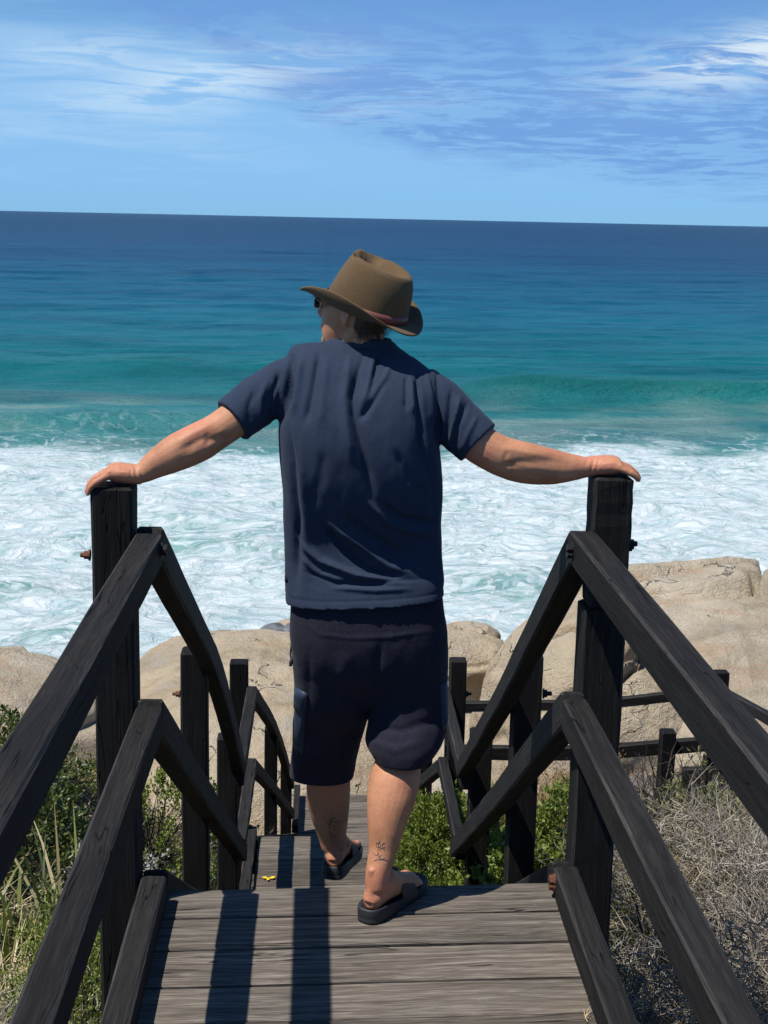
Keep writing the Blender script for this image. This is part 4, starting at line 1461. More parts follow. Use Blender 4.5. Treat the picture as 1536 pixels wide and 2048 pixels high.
pk = patch('cargo_pocket', B_SHORT, [(592, 1378), (613, 1388), (607, 1508), (588, 1494)], M_POCK, 0.005, shorts, wav=0.003)
patch('pocket_flap', B_SHORT, [(591, 1374), (616, 1388), (610, 1430), (590, 1416)], M_POCK, 0.009, shorts, 6, 6)
patch('cargo_pocket', B_SHORT, [(880, 1370), (893, 1362), (892, 1450), (884, 1462)], M_POCK, 0.006, shorts)
for (x, y0, y1, Y) in ((583, 1285, 1332, 3.60), (892, 1285, 1335, 3.60)):
    g = Geo()
    g.tube([at(x, y0, Y), at(x - 2, (y0 + y1) / 2, Y), at(x, y1 - 12, Y)], [0.0022] * 3, 6, (0, 1, 0), 3)
    g.tube([at(x, y1 - 14, Y), at(x - 1, y1 - 7, Y), at(x - 2, y1, Y)], [0.003, 0.005, 0.004], 8, (0, 1, 0), 2)
    g.obj('drawcord', M_SOLE, shorts, True)
patch('shirt_tag', B_SHIRT, [(571, 1150), (576, 1150), (576, 1163), (571, 1163)], M_SHORT, 0.004, shirt, 2, 2)

# --- hair under the hat
rings = []
for h in HEAD:
    if 0.028 <= h[0] <= 0.15:
        rings.append(head_ring(*h, g=0.006, n=72))
vs = [p for r in rings for p in r]
fs = []
n = 72
for i in range(len(rings) - 1):
    for j in range(n):
        k = (j + 1) % n
        q = [vs[i * n + j], vs[i * n + k], vs[(i + 1) * n + k], vs[(i + 1) * n + j]]
        c = sum(q, Vector()) / 4
        l = Vector(((c - HO).dot(HX), (c - HO).dot(HY), (c - HO).dot(HZ)))
        if l.x < -0.034 or (l.z > 0.115 and l.x < 0.012) or (l.z > 0.165 and l.x < 0.05):
            fs.append((i * n + j, i * n + k, (i + 1) * n + k, (i + 1) * n + j))
hm = mesh('hair', vs, fs, M_HAIR, True)
cap_o = link('hair', hm, person)
g = Geo()
rr = random.Random(5)
for i in range(900):
    f = rr.choice(fs)
    if (vs[f[2]] - HO).dot(HZ) > 0.105:
        continue
    a, b2, c2, d2 = (vs[k] for k in f)
    u, v = rr.random(), rr.random()
    p = a.lerp(b2, u).lerp(d2.lerp(c2, u), v)
    out = (p - (HO + HZ * (p - HO).dot(HZ))).normalized()
    dn = (-HZ * 1.0 - HX * 0.35 + out * 0.30 + HY * rr.uniform(-.3, .3)).normalized()
    l = rr.uniform(0.014, 0.032)
    s = out.cross(dn).normalized() * 0.0011
    q = p + out * 0.002
    g.add([q - s, q + s, q + dn * l + out * 0.003], [(0, 1, 2)])
so = g.obj('hair_strands', M_HAIR, cap_o)
so['kind'] = 'stuff'

# --- hat
hf, hb = at(616, 575, 3.82), at(855, 682, 3.575)
ff = (hf - hb)
fl = ff.length
TX = ff.normalized()
TY = Vector((0, 0, 1)).cross(TX).normalized()
TZ = TX.cross(TY).normalized()
TO = hf.lerp(hb, 0.485)
TO = TO + TZ * 0.004
# tilt a little towards the camera so that the near brim is seen edge-on
rt = Matrix.Rotation(math.radians(3.2), 3, TX)
TY, TZ = rt @ TY, rt @ TZ


def ht(x, y, z):
    return TO + TX * x + TY * y + TZ * z


NA = 72
BL, BW, CL, CW = 0.178, 0.146, 0.117, 0.096


def brim_z(x, y, t):
    """brim turns up at the sides and dips front and back"""
    return 0.052 * (abs(y) / BW) ** 2.2 * t - 0.010 * (x / BL) ** 2 * t


rows = []
for k in range(9):
    t = k / 8
    r = []
    for j in range(NA):
        a = 2 * math.pi * j / NA
        x = (CL - 0.004 + (BL - CL + 0.004) * t) * math.cos(a) + 0.016 * t
        y = (CW - 0.004 + (BW - CW + 0.004) * t) * math.sin(a)
        if y > 0:
            y *= 1 - 0.10 * t ** 2
        r.append((x, y, brim_z(x, y, t ** 1.4)))
    rows.append(r)
g = Geo()
topr = [[ht(x, y, z + 0.0016) for x, y, z in r] for r in rows]
botr = [[ht(x, y, z - 0.0016) for x, y, z in r] for r in rows]
g.loft(topr + botr[::-1], cap=False, close=True)
hat = tag(link('hat', g.me('hat', M_FELT, True), person))
hat['label'] = 'olive brown felt hat with creased crown and leather band'
# crown
HCR = 0.128
rows = []
for k in range(16):
    t = k / 15
    taper = 1 - 0.05 * t - 0.13 * t ** 4
    r = []
    for j in range(NA):
        a = 2 * math.pi * j / NA
        x, y = CL * taper * math.cos(a), CW * taper * math.sin(a)
        x *= (1 - 0.26 * t) if x > 0 else (1 + 0.05 * t)
        # pinched front
        fx = max(math.cos(a), 0) ** 2
        y *= 1 - 0.30 * fx * t ** 1.5
        top = HCR * (1.0 + 0.10 * math.cos(a) * 0.9)
        r.append((x, y, top * t))
    rows.append(r)
last = rows[-1]
for t in (0.94, 0.84, 0.70, 0.52, 0.34, 0.16, 0.03):
    r = []
    for j, (x, y, z) in enumerate(last):
        a = 2 * math.pi * j / NA
        xx, yy = x * t, y * t
        s = 1 - t
        zz_ = z + 0.010 * math.sin(min(1, s * 4) * math.pi) * 0.6
        # teardrop dent along the middle, deeper to the front
        dent = 0.034 * math.exp(-(yy / 0.030) ** 2) * sstep(np.array(s), 0.08, 0.45) * (1 + 0.25 * math.cos(a))
        side = 0.022 * math.exp(-(((xx - 0.050) / 0.026) ** 2 + ((abs(yy) - 0.046) / 0.020) ** 2))
        r.append((xx, yy, zz_ - float(dent) - side + 0.006 * s))
    rows.append(r)
g = Geo()
g.loft([[ht(*p) for p in r] for r in rows])
cme = g.me('crown', M_FELT, True)
co, no = coords(cme), normals(cme)
set_coords(cme, co + no * (fbm(co * 14, 3) * 0.002)[:, None])
link('crown', cme, hat)
# leather band and its buckle
g = Geo()
br = []
for (zz_, gr) in ((0.004, 0.0015), (0.004, 0.0035), (0.024, 0.0035), (0.024, 0.0015)):
    t = zz_ / HCR
    tp = 1 - 0.10 * t
    br.append([ht((CL * tp + gr) * math.cos(2 * math.pi * j / NA), (CW * tp + gr) * math.sin(2 * math.pi * j / NA) * (1 - 0.30 * max(math.cos(2 * math.pi * j / NA), 0) ** 2 * t ** 1.5), zz_) for j in range(NA)])
g.loft(br, cap=False, close=True)
band = g.obj('hat_band', M_BAND, hat, True)
g = Geo()
for a in (0.52,):
    for dz, dr in ((0.0, 0.005), (0.024, 0.005)):
        pass
    aa = [2 * math.pi * (k / NA) for k in range(NA)]
ab = 0.80
pts = []
for (da, zz_) in ((-0.05, 0.002), (0.05, 0.002), (0.05, 0.028), (-0.05, 0.028), (-0.05, 0.002)):
    a = ab + da
    pts.append(ht((CL + 0.0045) * math.cos(a), (CW + 0.0045) * math.sin(a) * 0.98, zz_))
g.tube(pts, [0.0018] * 5, 6, (0, 0, 1))
g.obj('buckle', M_BRASS, hat, True)

# --- sunglasses
g = Geo()
for s in (-1, 1):
    rim = []
    for dx_ in (0.0, 0.003):
        rim.append([hd(0.105 + dx_ - 0.016 * abs(0.034 + 0.028 * math.cos(2 * math.pi * j / 20)) / 0.06, s * (0.034 + 0.028 * math.copysign(abs(math.cos(2 * math.pi * j / 20)) ** 0.7, math.cos(2 * math.pi * j / 20))), 0.118 + 0.021 * math.copysign(abs(math.sin(2 * math.pi * j / 20)) ** 0.7, math.sin(2 * math.pi * j / 20))) for j in range(20)])
    g.loft(rim)
gl = g.obj('sunglasses', M_GLASS, person)
gl['label'] = 'black sunglasses'
g = Geo()
for s in (-1, 1):
    g.tube([hd(0.094, s * 0.062, 0.128), hd(0.075, s * 0.078, 0.129), hd(0.01, s * 0.084, 0.128), hd(-0.012, s * 0.083, 0.124)], [(0.0022, 0.005)] * 4, 8, HZ, 2)
g.tube([hd(0.106, -0.010, 0.124), hd(0.108, 0, 0.127), hd(0.106, 0.010, 0.124)], [0.0025] * 3, 8, HZ, 2)
g.obj('temple', M_GLASS, gl, True)


# --- sandals
def sandal(Fq, sgn, label):
    q = Fq[0]
    outl = [(-0.016, 0.0), (-0.012, 0.020), (0.006, 0.034), (0.05, 0.040), (0.10, 0.041), (0.15, 0.048), (0.20, 0.053), (0.24, 0.048), (0.268, 0.028), (0.276, 0.0)]
    pts = [(x, y) for x, y in outl] + [(x, -y * (0.86 if x > 0.12 else 1.0)) for x, y in outl[::-1][1:-1]]
    # smooth outline
    N = len(pts)
    sm_ = []
    for i in range(N):
        p0, p1, p2, p3 = (pts[(i + d) % N] for d in (-1, 0, 1, 2))
        for s in range(3):
            t = s / 3
            f = lambda a, b, c, d: 0.5 * ((2 * b) + (c - a) * t + (2 * a - 5 * b + 4 * c - d) * t * t + (3 * b - a - 3 * c + d) * t ** 3)
            sm_.append((f(p0[0], p1[0], p2[0], p3[0]), f(p0[1], p1[1], p2[1], p3[1]) * sgn))

    def lay(z, gr, heelup=0.0):
        out = []
        for (x, y) in sm_:
            cx = 0.125
            k_ = 1 + gr
            hz_ = z + heelup * (1 - sstep(np.array(x), 0.03, 0.12))
            out.append(q(cx + (x - cx) * k_, y * (1 + gr * 2.2), float(hz_)))
        return out
    g = Geo()
    g.loft([lay(-0.023, -0.03), lay(-0.022, 0.0), lay(-0.015, 0.008), lay(-0.0135, 0.0), lay(-0.005, 0.01), lay(0.006, 0.012, 0.008), lay(0.009, -0.01, 0.010), lay(0.003, -0.08, 0.004), lay(0.002, -0.4)])
    so_ = g.obj('sandal', M_SOLE, person, True)
    so_['label'] = label
    g = Geo()
    rows_ = []
    for x in (0.118, 0.126, 0.150, 0.172, 0.178):
        e = 0.0035 if x in (0.118, 0.178) else 0.006
        k_ = (x - 0.118) / 0.06
        hgt = 0.078 - 0.026 * k_
        wd = 0.040 + 0.008 * k_
        rows_.append((x, e, hgt, wd))
    outer = [[q(x, wd_ * 1.06 * math.cos(math.pi * j / 16) + 0.0, -0.008 + (h_ + e) * math.sin(math.pi * j / 16) ** 0.8) for j in range(17)] for x, e, h_, wd_ in rows_]
    inner_ = [[q(x, (wd_ * 1.06 - 0.004) * math.cos(math.pi * j / 16), -0.008 + (h_ - 0.002) * math.sin(math.pi * j / 16) ** 0.8) for j in range(17)] for x, e, h_, wd_ in rows_]
    n_ = 17
    vs_ = [p for r in outer + inner_ for p in r]
    fs_ = []
    m2 = len(outer)
    for i in range(m2 - 1):
        for j in range(16):
            a = i * n_ + j
            fs_.append((a, a + 1, a + n_ + 1, a + n_))
            b3 = (m2 + i) * n_ + j
            fs_.append((b3, b3 + n_, b3 + n_ + 1, b3 + 1))
    for j in range(16):
        fs_.append((j, m2 * n_ + j, m2 * n_ + j + 1, j + 1))
        a, b3 = (m2 - 1) * n_ + j, (2 * m2 - 1) * n_ + j
        fs_.append((a, a + 1, b3 + 1, b3))
    g.add(vs_, fs_)
    g.obj('strap', M_STRAP, so_, True)
    g = Geo()
    g.box((0, 0, 0), (0.012, 0.016, 0.008))
    g.v = [tuple(q(0.128 + x, -0.008 + y, 0.071 + z)) for x, y, z in g.v]
    g.obj('toggle', M_SOLE, so_)
    return so_


sandal(FR, 1, 'black sandal with brown strap on the planted right foot')
sandal(FL, -1, 'black sandal on the left foot stepping down')


# --- small inked line drawings above the ankles (plain sprigs)
def ink(lines, w, name):
    g = Geo()
    for ln in lines:
        P = []
        ln = [(a[0] + (b2[0] - a[0]) * k / 4, a[1] + (b2[1] - a[1]) * k / 4) for a, b2 in zip(ln, ln[1:]) for k in range(4)] + [ln[-1]]
        for (x, y) in ln:
            d = ray(x, y).normalized()
            h = B_BODY.ray_cast(CAM_P, d)
            if h[0] is not None:
                P.append(h[0] + h[1] * 0.0007)
        if len(P) > 1:
            g.tube(P, [w] * len(P), 5, (0, 1, 0), 1)
    return g.obj(name, M_INK, person)


def arc(x, y, r0, r1, a0, a1, n=7):
    return [(x + r0 * math.cos(a0 + (a1 - a0) * k / n), y + r1 * math.sin(a0 + (a1 - a0) * k / n)) for k in range(n + 1)]


ink([arc(763, 1700, 7, 22, 2.2, 4.2), arc(757, 1690, 5, 5, 0.0, 5.6, 9), arc(764, 1700, 5, 4, 2.6, 6.6), arc(752, 1706, 5, 4, -0.6, 3.4), arc(768, 1690, 4, 4, 1.2, 5.2), arc(762, 1722, 14, 3, 3.4, 6.2), arc(764, 1714, 5, 4, 0.4, 4.4)], 0.00055, 'tattoo')
ink([arc(664, 1652, 6, 16, 1.8, 4.4), arc(670, 1640, 7, 5, 0.0, 5.0, 9), arc(658, 1644, 5, 5, -0.8, 2.6), arc(666, 1668, 8, 3, 0.2, 3.0), arc(672, 1656, 5, 5, 1.4, 4.6)], 0.0008, 'tattoo')
# ------------------------------------------------------------------ vegetation
def leaf_mat(name, cols, rough=0.38, trans=0.28, spec=0.5):
    m_, T, b = material(name)
    g = T.node('ShaderNodeNewGeometry')
    r = g.outputs['Random Per Island']
    n_ = len(cols)
    col = T.ramp(r, [(i / max(n_ - 1, 1), c) for i, c in enumerate(cols)])
    nn = T.noise(T.node('ShaderNodeNewGeometry').outputs['Position'], 6, 3)
    col = T.mix(T.rng(nn, 0.35, 0.65, 0, 0.45), col, T.mix(1.0, col, (1.35, 1.2, 0.75), 'MULTIPLY'))
    T.put(b.inputs['Base Color'], col)
    b.inputs['Roughness'].default_value = rough
    b.inputs['Specular IOR Level'].default_value = spec
    tr = T.node('ShaderNodeBsdfTranslucent')
    T.put(tr.inputs[0], T.mix(1.0, col, (1.1, 1.25, 0.5), 'MULTIPLY'))
    mx = T.node('ShaderNodeMixShader')
    mx.inputs[0].default_value = trans
    T.l.new(b.outputs[0], mx.inputs[1])
    T.l.new(tr.outputs[0], mx.inputs[2])
    T.l.new(mx.outputs[0], T.n['Material Output'].inputs[0])
    return m_


M_LEAF = leaf_mat('glossy green leaf', [(0.0223, 0.0412, 0.0117), (0.0507, 0.0796, 0.0195), (0.0913, 0.1217, 0.0331), (0.1622, 0.1732, 0.0634)])
M_LEAF2 = leaf_mat('fresh green leaf', [(0.0646, 0.1006, 0.0161), (0.1220, 0.1744, 0.0295), (0.1866, 0.2415, 0.0470), (0.2727, 0.3019, 0.0939)], 0.5)
M_LEAF3 = leaf_mat('olive green leaf', [(0.0502, 0.0604, 0.0242), (0.1076, 0.1140, 0.0402), (0.1866, 0.1744, 0.0738), (0.3014, 0.2549, 0.1342)], 0.6)
M_SILV = leaf_mat('silvery leaf', [(0.14, 0.15, 0.14), (0.24, 0.25, 0.24), (0.36, 0.36, 0.36), (0.46, 0.45, 0.45)], 0.8, 0.1)
M_BLUE = leaf_mat('blue green leaf', [(0.07, 0.12, 0.075), (0.11, 0.18, 0.11), (0.16, 0.24, 0.15)], 0.7)
M_STRAW = leaf_mat('dry straw', [(0.2160, 0.1553, 0.0810), (0.3510, 0.2700, 0.1553), (0.5130, 0.4185, 0.2700), (0.6210, 0.5535, 0.4050)], 0.8, 0.1)
M_RUSSET = leaf_mat('russet heath', [(0.16, 0.085, 0.032), (0.26, 0.15, 0.055), (0.33, 0.21, 0.09), (0.40, 0.29, 0.15)], 0.8, 0.15)
M_BLADE = leaf_mat('strap leaf', [(0.0293, 0.0502, 0.0100), (0.0628, 0.0921, 0.0167), (0.1255, 0.1507, 0.0335), (0.1841, 0.1841, 0.0586)], 0.4, 0.25)
M_BLADE2 = leaf_mat('yellow strap leaf', [(0.1507, 0.1590, 0.0419), (0.2678, 0.2260, 0.0837), (0.3767, 0.3181, 0.1841)], 0.5, 0.25)
M_TWIG = leaf_mat('grey dead twig', [(0.1271, 0.1073, 0.0874), (0.2161, 0.1893, 0.1623), (0.3305, 0.2965, 0.2558), (0.4830, 0.4415, 0.3869)], 0.9, 0.0)
M_TWIG2 = leaf_mat('dark twig', [(0.020, 0.015, 0.013), (0.045, 0.034, 0.028), (0.09, 0.07, 0.058)], 0.9, 0.0)
M_PETAL = simple('yellow petal', (0.80, 0.55, 0.02), 0.6)


def unit(v):
    return v / np.maximum(np.linalg.norm(v, axis=1, keepdims=True), 1e-9)


def leaves(P, D, L, Wd, rng, cup=0.25):
    """folded pointed leaves: 4 verts, 2 triangles each"""
    n = len(P)
    side = unit(np.cross(D, rng.normal(size=(n, 3))))
    up = np.cross(side, D)
    L = np.broadcast_to(L, n)[:, None]
    Wd = np.broadcast_to(Wd, n)[:, None]
    mid = P + D * L * 0.5
    v = np.stack([P, mid + side * Wd * 0.5 + up * Wd * cup, P + D * L - up * L * 0.12, mid - side * Wd * 0.5 + up * Wd * cup], 1).reshape(-1, 3)
    b_ = np.arange(n)[:, None] * 4
    f = np.concatenate([b_ + np.array([[0, 1, 2]]), b_ + np.array([[0, 2, 3]])], 1).reshape(-1, 3)
    return v, f


def twigs(segs, r, n=3):
    """segs: (k,2,3) start/end, r: (k,2) radii -> 3-sided tubes"""
    A, B = segs[:, 0], segs[:, 1]
    d = unit(B - A)
    s = unit(np.cross(d, np.where(np.abs(d[:, 2:3]) < 0.9, [[0, 0, 1.0]], [[1.0, 0, 0]])))
    t = np.cross(d, s)
    ring0, ring1 = [], []
    for k in range(n):
        a = 2 * math.pi * k / n
        o = s * math.cos(a) + t * math.sin(a)
        ring0.append(A + o * r[:, 0:1])
        ring1.append(B + o * r[:, 1:2])
    v = np.stack(ring0 + ring1, 1).reshape(-1, 3)
    b_ = np.arange(len(A))[:, None] * (2 * n)
    q = []
    for k in range(n):
        k2 = (k + 1) % n
        q.append(b_ + np.array([[k, k2, n + k2]]))
        q.append(b_ + np.array([[k, n + k2, n + k]]))
    return v, np.concatenate(q, 1).reshape(-1, 3)


def join(parts):
    vs, fs, o = [], [], 0
    for v, f in parts:
        vs.append(v)
        fs.append(f + o)
        o += len(v)
    return np.concatenate(vs), np.concatenate(fs)


def gz1(x, y):
    return float(ground_z([x], [y])[0])


def shrub(name, label, x, y, rx, ry, h, nclump, per, L, Wd, mat, seed, base=None, cat='shrub', spread=0.9, group=None, twig=M_TWIG2, droop=0.0, cl=0.10):
    """bush of leafy sprigs: clumps spread over an uneven dome, on branching stems"""
    rng = np.random.default_rng(seed)
    z0 = gz1(x, y) if base is None else base
    root = empty(name, (x, y, z0))
    tag(root, label, cat, group)
    u = unit(rng.normal(size=(nclump, 3)))
    u[:, 2] = np.abs(u[:, 2]) * 1.0 - 0.12
    rad = rng.uniform(0.45, 1.0, nclump) ** 0.5
    lump = 1 + 0.35 * perlin(u * 1.7 + seed * 3.1) + 0.15 * perlin(u * 4 + seed)
    c = u * (rad * lump)[:, None] * np.array([rx, ry, h])
    outd = unit(u * np.array([1, 1, 1.2]) + rng.normal(size=u.shape) * 0.35 + np.array([0, 0, 0.5 - droop]))
    parts = []
    ln = cl * rng.uniform(0.6, 1.3, nclump)
    t = rng.uniform(0, 1, (nclump, per))
    P = c[:, None, :] + outd[:, None, :] * (t * ln[:, None])[..., None]
    P = P + rng.normal(size=P.shape) * cl * 0.14
    D = outd[:, None, :] * (0.45 + 0.7 * t[..., None]) + unit(rng.normal(size=(nclump * per, 3))).reshape(nclump, per, 3) * spread
    P, D = P.reshape(-1, 3), unit(D.reshape(-1, 3))
    Ls = L * rng.uniform(0.6, 1.25, len(P))
    fo = leaves(P, D, Ls, Wd * rng.uniform(0.7, 1.2, len(P)), rng)
    o = link('foliage', mesh('foliage', *fo, mat), root)
    o['kind'] = 'stuff'
    # stems
    k_ = min(nclump, 90)
    A = np.stack([rng.normal(size=k_) * rx * 0.10, rng.normal(size=k_) * ry * 0.10, np.full(k_, -0.05)], 1)
    E_ = c[:k_]
    M1 = A + (E_ - A) * 0.5 + rng.normal(size=(k_, 3)) * 0.05 * np.array([rx, ry, h])
    M1[:, 2] *= 0.8
    sg = np.concatenate([np.stack([A, M1], 1), np.stack([M1, E_], 1)])
    rr_ = np.concatenate([np.stack([np.full(k_, 0.006), np.full(k_, 0.004)], 1), np.stack([np.full(k_, 0.004), np.full(k_, 0.0015)], 1)])
    o = link('stems', mesh('stems', *twigs(sg, rr_, 4), twig), root)
    return root


def twiggy(name, label, x, y, rx, ry, h, n, mat, seed, r=0.0022, seglen=0.09, base=None, cat='dead bush', leafy=None, group=None, lie=0.0):
    """tangle of bare branching twigs"""
    rng = np.random.default_rng(seed)
    z0 = gz1(x, y) if base is None else base
    root = empty(name, (x, y, z0))
    tag(root, label, cat, group)
    u = rng.uniform(-1, 1, (n, 3))
    u[:, :2] *= np.sqrt(rng.uniform(0.0, 1, n))[:, None]
    top = h * (1 - 0.55 * (u[:, 0] ** 2 + u[:, 1] ** 2)) * (0.85 + 0.4 * perlin(np.stack([u[:, 0] * 2.2, u[:, 1] * 2.2, u[:, 0] * 0 + seed], 1)))
    P = np.stack([u[:, 0] * rx, u[:, 1] * ry, np.maximum(top, 0.03) * rng.uniform(0.05, 1.0, n) ** 0.6], 1)
    D = unit(np.stack([u[:, 0] * 0.6, u[:, 1] * 0.6, np.full(n, 0.55 - lie)], 1) + rng.normal(size=(n, 3)) * 0.75)
    segs, rad = [], []
    cur, dr = P, D
    for k in range(3):
        ln = seglen * rng.uniform(0.5, 1.2, (len(cur), 1)) * (1 - 0.15 * k)
        nxt = cur + dr * ln
        r0, r1 = r * (1 - 0.27 * k), r * (1 - 0.27 * (k + 1))
        q = rng.uniform(0.6, 1.5, (len(cur), 1))
        segs.append(np.stack([cur, nxt], 1))
        rad.append(np.concatenate([np.full((len(cur), 1), r0) * q, np.full((len(cur), 1), r1) * q], 1))
        # side shoots
        sh = unit(dr + rng.normal(size=dr.shape) * 0.9)
        m2 = cur + dr * ln * rng.uniform(0.3, 0.9, (len(cur), 1))
        segs.append(np.stack([m2, m2 + sh * ln * 0.7], 1))
        rad.append(np.concatenate([np.full((len(cur), 1), r1) * q * 0.8, np.full((len(cur), 1), r1 * 0.45) * q], 1))
        cur, dr = nxt, unit(dr + rng.normal(size=dr.shape) * 0.45)
    o = link('twigs', mesh('twigs', *twigs(np.concatenate(segs), np.concatenate(rad)), mat), root)
    o['kind'] = 'stuff'
    # a few woody limbs that carry it
    g = Geo()
    for k in range(7):
        a = rng.uniform(0, 2 * math.pi)
        e = Vector((rx * 0.7 * math.cos(a), ry * 0.7 * math.sin(a), h * rng.uniform(0.4, 0.8)))
        g.tube([(0.03 * math.cos(a), 0.03 * math.sin(a), -0.05), Vector((e.x * 0.3, e.y * 0.45, e.z * 0.55)), e * 0.75 + Vector((0, 0.03, 0.02)), e], [r * 5, r * 3.6, r * 2.4, r], 6, (0, 1, 0.2), 3)
    g.obj('limb', M_TWIG2, root, True)
    if leafy:
        cnt, L, Wd, lm = leafy
        i = rng.integers(0, len(P), cnt)
        fo = leaves(P[i] + rng.normal(size=(cnt, 3)) * 0.03, unit(D[i] + rng.normal(size=(cnt, 3)) * 0.5), L * rng.uniform(0.6, 1.3, cnt), Wd, rng)
        o = link('foliage', mesh('foliage', *fo, lm), root)
        o['kind'] = 'stuff'
    return root


def blades(n, x, y, rx, ry, L, Wd, rng, lean=0.5, base=None, seg=5):
    """arching blades, each a tapering folded strip"""
    X = x + rng.normal(size=n) * rx
    Y = y + rng.normal(size=n) * ry
    Z = ground_z(X, Y) if base is None else np.full(n, base)
    a = rng.uniform(0, 2 * math.pi, n)
    le = rng.uniform(0.15, 1.0, n) * lean
    ln = L * rng.uniform(0.55, 1.2, n)
    hx, hy = np.cos(a), np.sin(a)
    sx, sy = -hy, hx
    vs = []
    for k in range(seg + 1):
        t = k / seg
        th = le * (0.4 + 1.5 * t)
        hor = ln * t * np.sin(th)
        ver = ln * t * np.cos(th * 1.05)
        w = Wd * (1 - t ** 2.2) * 0.5 + 0.0004
        c = np.stack([X + hx * hor, Y + hy * hor, Z + ver - 0.02], 1)
        s = np.stack([sx, sy, np.zeros(n)], 1) * w
        vs += [c - s, c + s]
    v = np.stack(vs, 1).reshape(-1, 3)
    b_ = np.arange(n)[:, None] * (2 * (seg + 1))
    f = []
    for k in range(seg):
        f.append(b_ + np.array([[2 * k, 2 * k + 1, 2 * k + 3, 2 * k + 2]]))
    return v, np.concatenate(f, 1).reshape(-1, 4)


def tuft(name, label, x, y, n, L, Wd, mat, seed, lean=0.7, rx=0.06, cat='grass tuft', group=None, base=None):
    rng = np.random.default_rng(seed)
    v, f = blades(n, x, y, rx, rx, L, Wd, rng, lean, base)
    o = link(name, mesh(name, v, f, mat))
    tag(o, label, cat, group)
    return o


# --- ground cover that nobody could count
def cover(name, n, xr, yr, L, Wd, mat, seed, dens=None, hgt=0.10):
    rng = np.random.default_rng(seed)
    X, Y = rng.uniform(*xr, n), rng.uniform(*yr, n)
    k_ = fbm(np.stack([X * 1.3, Y * 1.3, X * 0 + seed], 1), 3)
    keep = k_ > -0.12
    if dens is not None:
        keep &= dens(X, Y)
    keep &= ~((X > -0.62) & (X < 0.92) & (Y < 8.7))
    X, Y, k_ = X[keep], Y[keep], k_[keep]
    Z = ground_z(X, Y) + rng.uniform(0, 1, len(X)) * hgt * (0.4 + 2.2 * np.clip(k_ + 0.12, 0, 0.5))
    D = unit(rng.normal(size=(len(X), 3)) * 0.7 + np.array([0, 0, 0.6]))
    v, f = leaves(np.stack([X, Y, Z], 1), D, L * rng.uniform(0.6, 1.3, len(X)), Wd, rng)
    tag(link(name, mesh(name, v, f, mat)), kind='stuff')


cover('ground_cover', 60000, (-4.5, -0.55), (2.2, 12.5), 0.035, 0.016, M_LEAF3, 21, None, 0.16)
cover('ground_cover', 30000, (0.8, 4.5), (2.2, 9.4), 0.035, 0.014, M_LEAF3, 22, None, 0.12)
cover('leaf_litter', 26000, (-3.5, 4.0), (1.6, 9.0), 0.06, 0.006, M_STRAW, 23, None, 0.05)

GS = 'shrubs crowding the left side of the stairs'
# left of the stairs
shrub('shrub', 'dark green leafy shrub between the left handrail and the first left post', -1.75, 6.3, 0.70, 0.8, 0.80, 420, 34, 0.034, 0.017, M_LEAF, 31, group=GS)
shrub('shrub', 'green shrub against the boulder at the far left edge', -2.35, 7.9, 0.95, 0.9, 0.58, 420, 30, 0.036, 0.018, M_LEAF, 32, group=GS)
shrub('shrub', 'mixed olive shrub low in the left corner beneath the handrails', -1.15, 4.9, 0.55, 0.55, 0.50, 300, 30, 0.030, 0.012, M_LEAF3, 33, group=GS)
shrub('silver_bush', 'silvery grey bush behind the first left post', -0.98, 6.0, 0.34, 0.5, 0.90, 520, 40, 0.020, 0.008, M_SILV, 34, spread=1.2)
shrub('silver_bush', 'pale woolly bush tucked between the left posts', -0.80, 5.9, 0.22, 0.40, 0.50, 170, 30, 0.018, 0.008, M_SILV, 35, spread=1.2)
shrub('shrub', 'light green feathery shrub at the foot of the first left post', -0.78, 4.15, 0.24, 0.42, 0.62, 300, 46, 0.020, 0.006, M_LEAF2, 36, spread=0.8, cl=0.13, group=GS)
shrub('shrub', 'green shrub peeping between the left posts above the silver bush', -1.15, 8.6, 0.55, 0.5, 0.65, 260, 30, 0.036, 0.016, M_LEAF2, 37, group=GS)
shrub('shrub', 'blue green bush beside the lower left stair posts', -0.78, 9.6, 0.30, 0.5, 0.65, 200, 30, 0.03, 0.010, M_BLUE, 38, group=GS)
shrub('shrub', 'dark shrub under the rails beside the small landing', -0.82, 7.5, 0.22, 0.5, 0.35, 170, 30, 0.03, 0.012, M_LEAF, 39, group=GS)
GT = 'strap-leaved tufts on the left'
tuft('strap_plant', 'strap leaved plant with long arching blades left of the first post', -0.90, 4.95, 54, 0.95, 0.020, M_BLADE, 41, 0.8, 0.10, 'plant', GT)
tuft('strap_plant', 'strap leaved plant low at the left picture edge', -1.22, 5.0, 54, 0.85, 0.021, M_BLADE, 42, 0.9, 0.09, 'plant', GT)
tuft('strap_plant', 'upright green blades between the two nearest left stair posts', -0.70, 6.2, 26, 0.55, 0.018, M_BLADE, 43, 0.5, 0.05, 'plant', GT)
tuft('strap_plant', 'dark blades sticking up before the left boulder', -1.75, 7.4, 26, 0.62, 0.018, M_BLADE, 44, 0.45, 0.08, 'plant', GT)
tuft('strap_plant', 'yellowing blades leaning across the dark left shrub', -0.95, 5.2, 24, 0.95, 0.022, M_BLADE2, 45, 0.95, 0.08, 'plant', GT)
tuft('dry_grass', 'dry straw coloured grass tuft at lower left under the rails', -1.08, 4.2, 150, 0.46, 0.0045, M_STRAW, 46, 0.45, 0.10, group='dry grass tufts')
tuft('dry_grass', 'dry grass among the shrubs at the left edge', -1.35, 5.2, 120, 0.42, 0.005, M_STRAW, 47, 0.9, 0.16, group='dry grass tufts')
tuft('dry_grass', 'dry seed stalks behind the nearest left rail', -0.85, 5.0, 70, 0.40, 0.0045, M_STRAW, 48, 0.7, 0.12, group='dry grass tufts')
